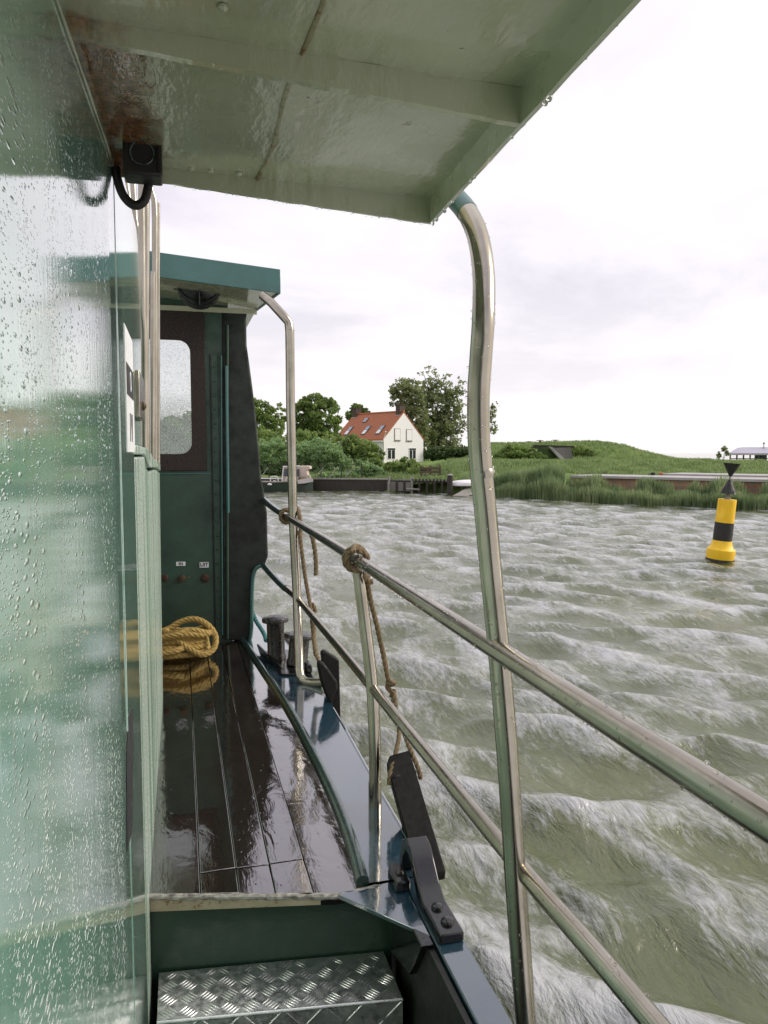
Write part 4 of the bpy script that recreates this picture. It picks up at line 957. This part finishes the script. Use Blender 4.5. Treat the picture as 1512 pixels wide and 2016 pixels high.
mb = MB().tube([(W_/2, -.05, ZR+.2), (W_/2, L_+.1, ZR+.2)], .14, 8); lb_('ridge_tile', mb, 'tiles', roof)
mb = MB().tube([(-.28, -.05, ZE-.28), (-.28, L_+.1, ZE-.28)], .09, 8); lb_('gutter', mb, 'white', roof)
def chim(y, h, name='chimney'):
    mb = MB().box((W_/2-.5, y-.45, ZR-.7), (W_/2+.5, y+.45, ZR+h)); c = lb_(name, mb, 'chimney', roof, bevel=.02)
    lb_('chimney_cap', MB().box((W_/2-.58, y-.52, ZR+h), (W_/2+.58, y+.52, ZR+h+.1)), 'chimney', c)
    lb_('flashing', MB().box((W_/2-.56, y-.5, ZR-.75), (W_/2+.56, y+.5, ZR-.25)), 'concrete', c)
chim(.75, 1.05); chim(L_-.6, 1.0)
# skylights on the slope facing the river
for yy, f, ln in ((2.0, .33, .34), (5.2, .33, .34), (9.3, .33, .34), (7.2, .74, .17)):
    c = Vector((0, yy, ZE))+sl*f; u = sl.normalized()*(ln*sl.length*.5); v = Vector((0, .45, 0)); up2 = nrm.normalized()*.24
    q = [c-u-v, c+u-v, c+u+v, c-u+v]; sk = lb_('skylight', MB().hexa([p for p in q]+[p+up2 for p in q]), 'pane', roof, bevel=.01)
    u2 = u*.86; v2 = v*.8
    q = [c-u2-v2, c-u*.05-v2, c-u*.05+v2, c-u2+v2]; lb_('lower_pane', MB().hexa([p+up2*.9 for p in q]+[p+up2*1.08 for p in q]), 'white' if f < .5 else 'paleglass', sk)
    q = [c+u*.05-v2, c+u2-v2, c+u2+v2, c+u*.05+v2]; lb_('upper_pane', MB().hexa([p+up2*.9 for p in q]+[p+up2*1.08 for p in q]), 'paleglass', sk)
# gable windows
for x, za, zb_, w_, mt in ((2.5, 3.35, 4.85, .95, 'white'), (4.7, 3.3, 4.8, .95, 'white'), (1.25+.15, .75, 2.15, 1.35, 'pane'), (5.35, .75, 2.15, 1.25, 'pane')):
    fr = lb_('window', MB().box((x-w_/2-.09, -.05, za-.09), (x+w_/2+.09, -.0, zb_+.09)), 'palewood' if mt == 'white' else 'white', bevel=.01)
    if mt == 'white': lb_('shutter', MB().box((x-w_/2, -.09, za), (x+w_/2, -.05, zb_)), 'white', fr); lb_('sill', MB().box((x-w_/2-.12, -.14, za-.14), (x+w_/2+.12, -.05, za-.09)), 'greyconc', fr)
    else:
        for s in (-1, 1): lb_('pane', MB().box((x+s*w_*.26-w_*.2, -.075, za), (x+s*w_*.26+w_*.2, -.055, zb_-.22)), 'pane', fr)
        lb_('fanlight', MB().box((x-w_/2, -.075, zb_-.18), (x+w_/2, -.055, zb_+.05)), 'pane', fr)
lb_('side_window', MB().box((-.05, 1.5, 1.0), (0, 2.4, 2.1)), 'pane')
lb_('drainpipe', MB().tube([(-.1, -.1, 0), (-.1, -.1, ZE-.3), (-.28, .1, ZE-.25)], .05, 8), 'palewood')
lb_('lamp_arm', MB().tube([(-.05, -.12, ZE+.1), (-.1, -.5, ZE+.7), (-.9, -1.6, ZE+1.0), (-1.4, -2.0, ZE+.95)], .05, 8), 'white')

# ---------------- quay timber, fence, jetty
q0, q1 = bg(606, 46.4, 0), bg(765, 44.9, 0)
quay = thing('timber_quay', 'dark timber quay wall below the bushes with a pale walkway edge', 'quay', q0)
dq = (q1-q0); nn_ = Vector((dq.y, -dq.x, 0)).normalized()
def seg_box(mb, a, b, lo, hi, th):
    a = Vector(a); b = Vector(b); t = Vector(((b-a).y, -(b-a).x, 0)).normalized()*th
    z = lambda p, h: Vector((p.x, p.y, h)); return mb.hexa([z(a, lo), z(b, lo), z(b+t*-1, lo), z(a+t*-1, lo), z(a, hi), z(b, hi), z(b+t*-1, hi), z(a+t*-1, hi)])
q2 = bg(380, 48, 0)
build('quay_wall', seg_box(MB(), q2, q1, -.5, zat(944, 46), .5), 'oldwood', quay, .02)
build('walkway_edge', seg_box(MB(), q2+nn_*.05, q1+nn_*.05, zat(944, 46)+.01, zat(944, 46)+.09, .4), 'palewood', quay)
fe = thing('railing_fence', 'pale railing with slanting braces on the timber quay behind the launch', 'fence', q0+Vector((0, 0, zat(944, 46))))
zq = zat(944, 46)+.09
for px in (500, 530, 560, 592, 632, 672, 712):
    p = bg(px, 46.6-.002*(px-600), zq); build('fence_post', MB().box(p-Vector((.03, .03, 0)), p+Vector((.03, .03, .85))), 'oldwood', fe)
for px in (513, 598, 622, 648, 680):
    a = bg(px, 46.2, zq+.02); b = bg(px+15, 46.2, zq+.62); build('slanting_brace', MB().tube([a, b], .028, 6), 'palewood', fe)
build('top_wire', MB().tube([bg(490, 46.6, zq+.82), bg(712, 46.3, zq+.82)], .015, 6), 'oldwood', fe)
build('middle_wire', MB().tube([bg(490, 46.6, zq+.42), bg(712, 46.3, zq+.42)], .012, 6), 'oldwood', fe)
jt = thing('wooden_jetty', 'low dark wooden jetty on posts below the garden shrubs', 'jetty', bg(825, 43.2, 0))
j0, j1 = bg(762, 44.0, 0), bg(900, 41.6, 0); zj = zat(946, 43)
build('jetty_deck', seg_box(MB(), j0, j1, zj-.1, zj, 1.6), 'oldwood', jt, .01)
build('jetty_fascia', seg_box(MB(), bg(762, 43.9, 0), bg(808, 43.1, 0), .1, zj-.11, .06), 'greyconc', jt)
for k in range(9):
    p = bg(766+k*15, 43.8-k*.26, 0); build('jetty_post', MB().lathe([(.07, -.5), (.07, zj+(.22 if k in (0, 3) else -.02))], p, (0, 0, 1), 8), 'oldwood' if k not in (0, 3) else 'palewood', jt)
for k in range(12):
    p = bg(812+k*7, 43-.12*k, 0); build('edge_block', MB().box(Vector((p.x-.04, p.y-.05, zj)), Vector((p.x+.04, p.y+.1, zj+.10))), 'oldwood', jt)
build('under_jetty_ladder', MB().tube([bg(800, 43, .25), bg(826, 42.7, .22)], .05, 6), 'palewood', jt)
pb = bg(886, 41.2, 0)
mp = thing('mooring_post', 'thick round mooring post standing in the water at the right end of the jetty', 'post', pb)
build('post_shaft', MB().lathe([(.15, -.6), (.15, zat(936, 41)-.02), (.13, zat(936, 41))], pb, (0, 0, 1), 14), 'oldwood', mp)
build('post_cap', MB().lathe([(.155, zat(936, 41)), (.155, zat(934, 41)), (0, zat(933, 41))], pb, (0, 0, 1), 14), 'concrete', mp)
wt = thing('garden_crate', 'brown slatted wooden crate among the low garden shrubs above the jetty', 'crate', bg(845, 47, land(845, 47)))
p = bg(845, 47, land(845, 47))
for k in range(3): build('slat', MB().box(p+Vector((-.65, -.3, .12+.22*k)), p+Vector((.65, -.26, .26+.22*k))), 'chimney', wt)
for s in (-.6, 0, .6): build('corner_post', MB().box(p+Vector((s-.05, -.26, 0)), p+Vector((s+.05, -.2, .8))), 'chimney', wt)
# upturned white dinghy + ramp
pc = bg(922, 41.6, .42)
dg_ = thing('dinghy', 'white dinghy lying upturned on the grass right of the mooring post', 'dinghy', pc)
vs = []; fs = []; ns, nc = 13, 9
ux = (RT*1.0); vy = HF
for i in range(ns):
    t = i/(ns-1)*2-1; hw = .50*(1-abs(t)**2.6*.75); hz = .34*(1-.35*t*t)
    for k in range(nc):
        a = pi*k/(nc-1); vs.append(pc+ux*(t*1.05)+vy*(hw*cos(a))+Vector((0, 0, hz*sin(a)**.7+.05)))
for i in range(ns-1):
    for k in range(nc-1): fs.append((i*nc+k, (i+1)*nc+k, (i+1)*nc+k+1, i*nc+k+1))
build('hull', MB().add(vs, fs), 'white', dg_)
build('rub_rail', MB().tube([pc+ux*(t*1.06)-vy*(.51*(1-abs(t)**2.6*.75))+Vector((0, 0, .06)) for t in [-1+i/8 for i in range(17)]], .03, 6), 'greyconc', dg_)
rp = thing('slipway_boards', 'pale boards sloping from the grass into the water beside the mooring post', 'ramp', bg(915, 39.8, 0))
for k in range(4):
    a = bg(896+k*7, 40.1-.1*k, -.02); b = bg(930+k*6, 41.6-.1*k, .42); t = RT*.11
    build('board', MB().hexa([a-t, a+t, b+t, b-t]+[q+Vector((0, 0, .05)) for q in (a-t, a+t, b+t, b-t)]), 'palewood', rp)

# ---------------- moored launch
bc = bg(560, 45.2, 0); mbt = thing('moored_launch', 'small dark hulled launch with a cream canvas cabin, moored along the timber quay', 'boat', bc)
def bl_(px, y, off=0.): return bg(px, 45.2+off, zat(y, 45.2))
pxa, pxb = 470, 616
vs = []; fs = []; ns = 15
for i in range(ns):
    t = i/(ns-1); px = pxa+(pxb-pxa)*t; hw = .95*(1-.55*max(0, (t-.72)/.28)**2)*(1-.75*max(0, (.25-t)/.25)**2); sh = 948-3*max(0, (t-.55)/.45)-4*max(0, (.35-t)/.35)
    for (o, z) in ((-hw, zat(sh, 45.2)), (-hw*.93, .35), (-hw*.7, -.35), (hw*.7, -.35), (hw*.93, .35), (hw, zat(sh, 45.2))):
        p = bg(px, 45.2+o, z); vs.append(p)
for i in range(ns-1):
    for k in range(5): fs.append((i*6+k, (i+1)*6+k, (i+1)*6+k+1, i*6+k+1))
fs += [(0, 1, 2, 3, 4, 5), tuple(reversed(range((ns-1)*6, ns*6)))]
h_ = build('hull', MB().add(vs, fs), 'hullgreen', mbt)
vs = []; 
for i in range(ns):
    t = i/(ns-1); px = pxa+(pxb-pxa)*t; hw = .95*(1-.55*max(0, (t-.72)/.28)**2)*(1-.75*max(0, (.25-t)/.25)**2); sh = 948-3*max(0, (t-.55)/.45)-4*max(0, (.35-t)/.35)
    vs.append(bg(px, 45.2-hw-.03, zat(sh, 45.2)+.02))
build('rubbing_strake', MB().tube(vs, .05, 8), 'palewood', h_)
build('stern_panel', MB().prism([bl_(586, 944, -.99), bl_(613, 939, -.75), bl_(617, 947, -.72), bl_(600, 950, -.99), bl_(586, 951, -1.0)], HF*.04), 'concrete', h_)
build('boat_deck', MB().prism([bg(480, 44.6, zat(950, 45.2)), bg(610, 44.5, zat(950, 45.2)), bg(610, 45.9, zat(950, 45.2)), bg(480, 45.8, zat(950, 45.2))], (0, 0, .03)), 'palewood', h_)
cab = build('canvas_cabin', MB().prism([bl_(556, 947, -.6), bl_(558, 921, -.55), bl_(560, 918, -.5), bl_(604, 917, -.5), bl_(610, 918, -.5), bl_(611, 923, -.5), bl_(603, 925, -.5), bl_(606, 935, -.5), bl_(602, 940, -.5), bl_(596, 938, -.5), bl_(588, 940, -.5), bl_(586, 947, -.55)], HF*1.15), 'cream_canvas', mbt, .02)
build('cabin_window', MB().prism([bl_(559, 936, -.62), bl_(560, 922, -.62), bl_(571, 922, -.62), bl_(571, 937, -.62)], HF*-.03), 'tinted', cab)
build('cabin_window', MB().prism([bl_(582, 936, -.62), bl_(582, 923, -.62), bl_(590, 923, -.62), bl_(590, 938, -.62)], HF*-.03), 'tinted', cab)
build('windscreen_post', MB().tube([bl_(555, 949, -.64), bl_(556, 940, -.64), bl_(558, 918, -.62), bl_(590, 917, -.62)], .035, 8), 'white', cab)
build('tan_cover', MB().prism([bl_(588, 942, -.7), bl_(606, 940, -.7), bl_(612, 944, -.6), bl_(611, 948, -.6), bl_(588, 949, -.7)], HF*1.2), 'tarp', mbt, .03)
for a, b, c in ((532, 938, 548), (536, 946, 545), (562, 940, 572)):
    build('bow_rail', MB().tube(cat([bl_(a, 950, -.85), bl_(a+2, b, -.85), bl_(c-2, b, -.85), bl_(c, 950, -.85)], 5), .022, 6), 'white', mbt)
build('side_rail', MB().tube([bl_(486, 946, -.9), bl_(556, 947, -.92)], .03, 6), 'white', mbt)
build('side_rail', MB().tube([bl_(486, 941, -.5), bl_(555, 942, -.6)], .03, 6), 'white', mbt)
build('stern_hoop', MB().tube(cat([bl_(606, 948, -.7), bl_(611, 938, -.7), bl_(604, 933, -.5)], 5), .02, 6), 'white', mbt)
build('small_fender', MB().ball(bl_(531, 952, -1.02), .09, 10, (1.6, 1, .7)), 'white', mbt)

# ---------------- brick quay with pale cap
qa, qb = bg(1122, 38.4, 0), bg(1640, 30.7, 0)
bq = thing('brick_quay', 'long low brick quay wall with a pale concrete cap behind the reeds', 'wall', qa)
zc = zat(936, 38.4)
build('brick_face', seg_box(MB(), qa, qb, -.3, zc-.1, 6.5), 'brick', bq, 0)
build('cap_slab', seg_box(MB(), qa+Vector((-.05, -.12, 0)), qb+Vector((-.05, -.12, 0)), zc-.1, zc+.02, 2.7), 'concrete', bq, .01)
qm = qa+(qb-qa)*.30
nb = Vector((-(qb-qa).y, (qb-qa).x, 0)).normalized()
build('rear_slab', seg_box(MB(), qm+nb*2.8, qb+nb*2.8, zc-.1, zc+.10, 2.6), 'concrete', bq, .01)
for pxx, cc in ((1285, 'black'), (1301, 'tiles')):
    p = bg(pxx, 38.2, 0); 
    mb = MB().lathe([(.10, 0), (.12, .02), (.10, .12), (.05, .14)], (p.x, p.y, zc+.02), (0, 0, 1), 12)
    o = thing('quay_ring' if cc == 'black' else 'red_marker', 'small black mooring ring block on the pale quay cap' if cc == 'black' else 'small red marker lying on the pale quay cap', 'fitting', (p.x, p.y, zc+.02)); build('block', mb, cc, o)

# ---------------- old shelter in the mound
sp_ = bg(1095, 84, land(1095, 84))
sh = thing('concrete_shelter', 'old concrete shelter front set into the grassy mound between two shrubs', 'bunker', sp_)
P4 = lambda px, y, d: bg(px, d, zat(y, d))
build('front_wall', MB().prism([P4(1082, 882, 82), P4(1122, 881, 82), P4(1128, 906, 82), P4(1108, 908, 82)], HF*.6), 'greyconc', sh)
build('wing_wall', MB().prism([P4(1079, 879, 81.5), P4(1086, 880, 81.5), P4(1116, 908, 81.5), P4(1106, 908, 81.5)], HF*.5), 'concrete', sh)
build('lintel', MB().prism([P4(1050, 876, 83), P4(1130, 878, 83), P4(1130, 883, 83), P4(1050, 880, 83)], HF*.7), 'oldwood', sh)
build('earth_cut', MB().prism([P4(1045, 880, 82.6), P4(1082, 881, 82.6), P4(1108, 908, 82.6), P4(1056, 908, 82.6)], HF*.4), 'leafdark', sh)
for px, s, lab in ((1040, .8, 'leftmost of the three thin flat hoods on top of the mound'), (1062, 1., 'middle of the three thin flat hoods on top of the mound'), (1092, 1.1, 'rightmost of the three thin flat hoods on top of the mound')):
    zt = land(px, 98); p = bg(px, 98, zt)
    o = thing('vent_hood', lab, 'vent', p, group='flat hoods on the mound')
    build('hood', MB().lathe([(.5*s, 0), (.48*s, .05), (.25*s, .1), (0, .11)], p+Vector((0, 0, .38)), (0, 0, 1), 16), 'greyconc', o)
    build('pillar', MB().lathe([(.15*s, -.2), (.15*s, .4)], p, (0, 0, 1), 10), 'oldwood', o)

# ---------------- low building on the right
lbd = thing('low_building', 'long low building with a pale grey roof and open glazed front beyond the dyke', 'building', bg(1500, 88, land(1500, 88)))
a, b = 1438, 1720
build('roof', MB().prism([P4(a-6, 894.5, 86), P4(a+12, 883.5, 90), P4(a+22, 883.0, 90), P4(b, 880, 90), P4(b, 894.5, 86)], HF*.0+Vector((0, 0, .12))), 'greyroof', lbd)
build('eaves', MB().prism([P4(a-6, 894, 85.9), P4(b, 894, 85.9), P4(b, 896, 85.9), P4(a-6, 896, 85.9)], HF*.1), 'concrete', lbd)
for k in range(22):
    px = a-2+k*13; build('front_post', MB().box(bg(px, 86.3, .9)-Vector((.06, .06, 0)), bg(px, 86.3, zat(895.5, 86.3))+Vector((.06, .06, 0))), 'oldwood' if k % 3 else 'palewood', lbd)
for k in range(5):
    px0 = a+46+k*55; build('glazed_bay', MB().prism([P4(px0, 896, 86.6), P4(px0+24, 896, 86.6), P4(px0+24, 915, 86.6), P4(px0, 915, 86.6)], HF*.05), 'tinted', lbd)
build('middle_rail', MB().tube([bg(a, 86.4, zat(903, 86.4)), bg(b, 86.4, zat(903, 86.4))], .05, 6), 'oldwood', lbd)
build('roof_vent', MB().lathe([(.13, 0), (.13, .05), (.05, .1), (.05, .45), (.12, .5), (.12, .6), (0, .7)], P4(1501, 884, 89)+Vector((0, 0, .1)), (0, 0, 1), 10), 'palewood', lbd)

# ================================================================== BUOY
bb = at(1417, 1103, Z=0)
buoy = thing('channel_buoy', 'yellow and black channel buoy with two black cone topmarks leaning in the waves', 'buoy', bb)
by = bb.dot(HF); px1 = by/F
ax = (Vector((0, 0, 1))*1+RT*.078+HF*-.03).normalized()
def hy(y): return (1106-y)*px1*1.0
prof_y = lambda segs: [(r*px1, hy(y)) for r, y in segs]
base = bb-Vector((0, 0, .0))
lower = build('flared_collar', MB().lathe([(20*px1, -.5), (25*px1, -.1)]+prof_y([(26, 1100), (27, 1090), (26.5, 1084), (22, 1080), (19, 1072), (18, 1066)]), base, ax, 40), 'yellow', buoy)
build('black_band', MB().lathe(prof_y([(17.8, 1066.2), (17.9, 1050), (17.6, 1030)]), base, ax, 40), 'buoyblack', buoy)
# upper body has a recess on its left side
mbu = MB(); segs = 40; u_ = ax.orthogonal().normalized(); u_ = (RT-ax*RT.dot(ax)).normalized(); w_ = ax.cross(u_); vs = []; fs = []
lev = [(17.4, 1030.2, 0), (17.3, 1024, 0), (17.3, 1016, .0), (17.2, 1010, 1), (17.1, 996, 1), (17.1, 986, 1), (16.9, 984, 1)]
for r, y, rec in lev:
    for k in range(segs):
        a = 2*pi*k/segs; rr_ = r
        da = abs(((a-radians(215)+pi) % (2*pi))-pi)
        if rec and da < radians(26): rr_ = r*.80
        vs.append(base+ax*hy(y)+(u_*cos(a)+w_*sin(a))*rr_*px1)
for i in range(len(lev)-1):
    for k in range(segs): fs.append((i*segs+k, i*segs+(k+1) % segs, (i+1)*segs+(k+1) % segs, (i+1)*segs+k))
fs.append(tuple(range((len(lev)-1)*segs, len(lev)*segs)))
build('upper_body', MB().add(vs, fs), 'yellow', buoy)
tm = build('mast', MB().tube([base+ax*hy(986), base+ax*hy(916)], .022, 10), 'palewood', buoy)
for y0, y1, r0, nm in ((913, 939, 17.5, 'upper_cone'), (973, 945, 16.5, 'lower_cone')):
    mbc = MB()
    for ang in (0.35, 0.35+pi/2):
        dd = (u_*cos(ang)+w_*sin(ang)); A_ = base+ax*hy(y0); B_ = base+ax*hy(y1); tn = ax.cross(dd).normalized()*.008
        mbc.prism([A_-dd*r0*px1-tn, A_+dd*r0*px1-tn, B_-tn], tn*2)
    prof = [(r0*px1*.93, hy(y0)), (.025, hy(y1))]
    if y0 < y1: mbc.lathe(sorted(prof, key=lambda q: q[1]), base, ax, 16)
    else: mbc.lathe(sorted(prof, key=lambda q: q[1]), base, ax, 16)
    build(nm, mbc, 'buoyblack', tm)
build('mast_foot', MB().lathe([(.07, hy(985)), (.05, hy(978)), (.03, hy(972))], base, ax, 12), 'palewood', tm)
build('waterline_growth', MB().lathe(prof_y([(26.4, 1112), (27.0, 1104), (26.6, 1102.5)]), base, ax, 40), 'oldwood', lower)

# ================================================================== SKY AND LIGHT
wd = bpy.data.worlds.new('World'); scene.world = wd; wd.use_nodes = True; nt = wd.node_tree
bgn = nt.nodes['Background']; sky = N(nt, 'ShaderNodeTexSky', sky_type='NISHITA'); sky.sun_disc = False
SUN_EL, SUN_AZ = radians(30), YAW+radians(84)
sky.sun_elevation = SUN_EL; sky.sun_rotation = SUN_AZ; sky.dust_density = 2.
tc = N(nt, 'ShaderNodeTexCoord'); sep = N(nt, 'ShaderNodeSeparateXYZ'); nt.links.new(tc.outputs['Generated'], sep.inputs[0])
zz = math_(nt, 'ADD', math_(nt, 'MAXIMUM', sep.outputs[2], 0.), .22)
cmb = N(nt, 'ShaderNodeCombineXYZ'); nt.links.new(math_(nt, 'DIVIDE', sep.outputs[0], zz), cmb.inputs[0]); nt.links.new(math_(nt, 'DIVIDE', sep.outputs[1], zz), cmb.inputs[1])
n1 = noise(nt, cmb.outputs[0], 1.1, 9, .58, .35); n2 = noise(nt, cmb.outputs[0], .45, 4, .5, .2)
cl = math_(nt, 'ADD', math_(nt, 'MULTIPLY', n1, .6), math_(nt, 'MULTIPLY', n2, .4))
cloud = ramp(nt, cl, [(.42, (7.4, 7.2, 7.45)), (.50, (6.5, 6.15, 6.7)), (.57, (4.9, 4.6, 5.4))])
hor = ramp(nt, sep.outputs[2], [(.0, 1), (.16, .55), (.38, 0)])
cloud = mixc(nt, math_(nt, 'MULTIPLY', hor, .75), cloud, (7.5, 7.2, 7.15))
sd = Vector((sin(SUN_AZ)*cos(SUN_EL), cos(SUN_AZ)*cos(SUN_EL), sin(SUN_EL)))
dp = N(nt, 'ShaderNodeVectorMath', operation='DOT_PRODUCT'); nt.links.new(tc.outputs['Generated'], dp.inputs[0]); dp.inputs[1].default_value = sd
glow = ramp(nt, dp.outputs['Value'], [(.80, 0), (1., 1)])
cloud = mixc(nt, glow, cloud, (10.5, 9.4, 8.2))
gain = N(nt, 'ShaderNodeMapRange', interpolation_type='SMOOTHSTEP'); nt.links.new(sep.outputs[2], gain.inputs['Value'])
for k, v in (('From Min', .60), ('From Max', .97), ('To Min', 1.), ('To Max', 1.35)): gain.inputs[k].default_value = v
vm = N(nt, 'ShaderNodeVectorMath', operation='SCALE'); nt.links.new(cloud, vm.inputs[0]); nt.links.new(gain.outputs[0], vm.inputs['Scale'])
fin = mixc(nt, .93, sky.outputs[0], vm.outputs[0])
nt.links.new(fin, bgn.inputs['Color']); bgn.inputs['Strength'].default_value = .1
sun = bpy.data.lights.new('sun', 'SUN'); sun.energy = 1.8; sun.angle = radians(24); sun.color = (1, .93, .84)
so = bpy.data.objects.new('sun', sun); C.objects.link(so); so.rotation_euler = sd.to_track_quat('Z', 'Y').to_euler()

# ================================================================== CAMERA
cam = bpy.data.cameras.new('camera'); co = bpy.data.objects.new('camera', cam); C.objects.link(co); scene.camera = co
co.location = (0, 0, EYE); co.rotation_euler = Matrix((RT, UP, -FW)).transposed().to_euler()
cam.sensor_fit = 'VERTICAL'; cam.sensor_height = 36; cam.lens = F/2016*36; cam.clip_start = .01; cam.clip_end = 3000
scene.view_settings.view_transform = 'Standard'; scene.view_settings.look = 'None'; scene.view_settings.exposure = 0.62; scene.view_settings.gamma = 1
scene.cycles.use_denoising = True
for o in bpy.data.objects:
    if '_local' in o: del o['_local']
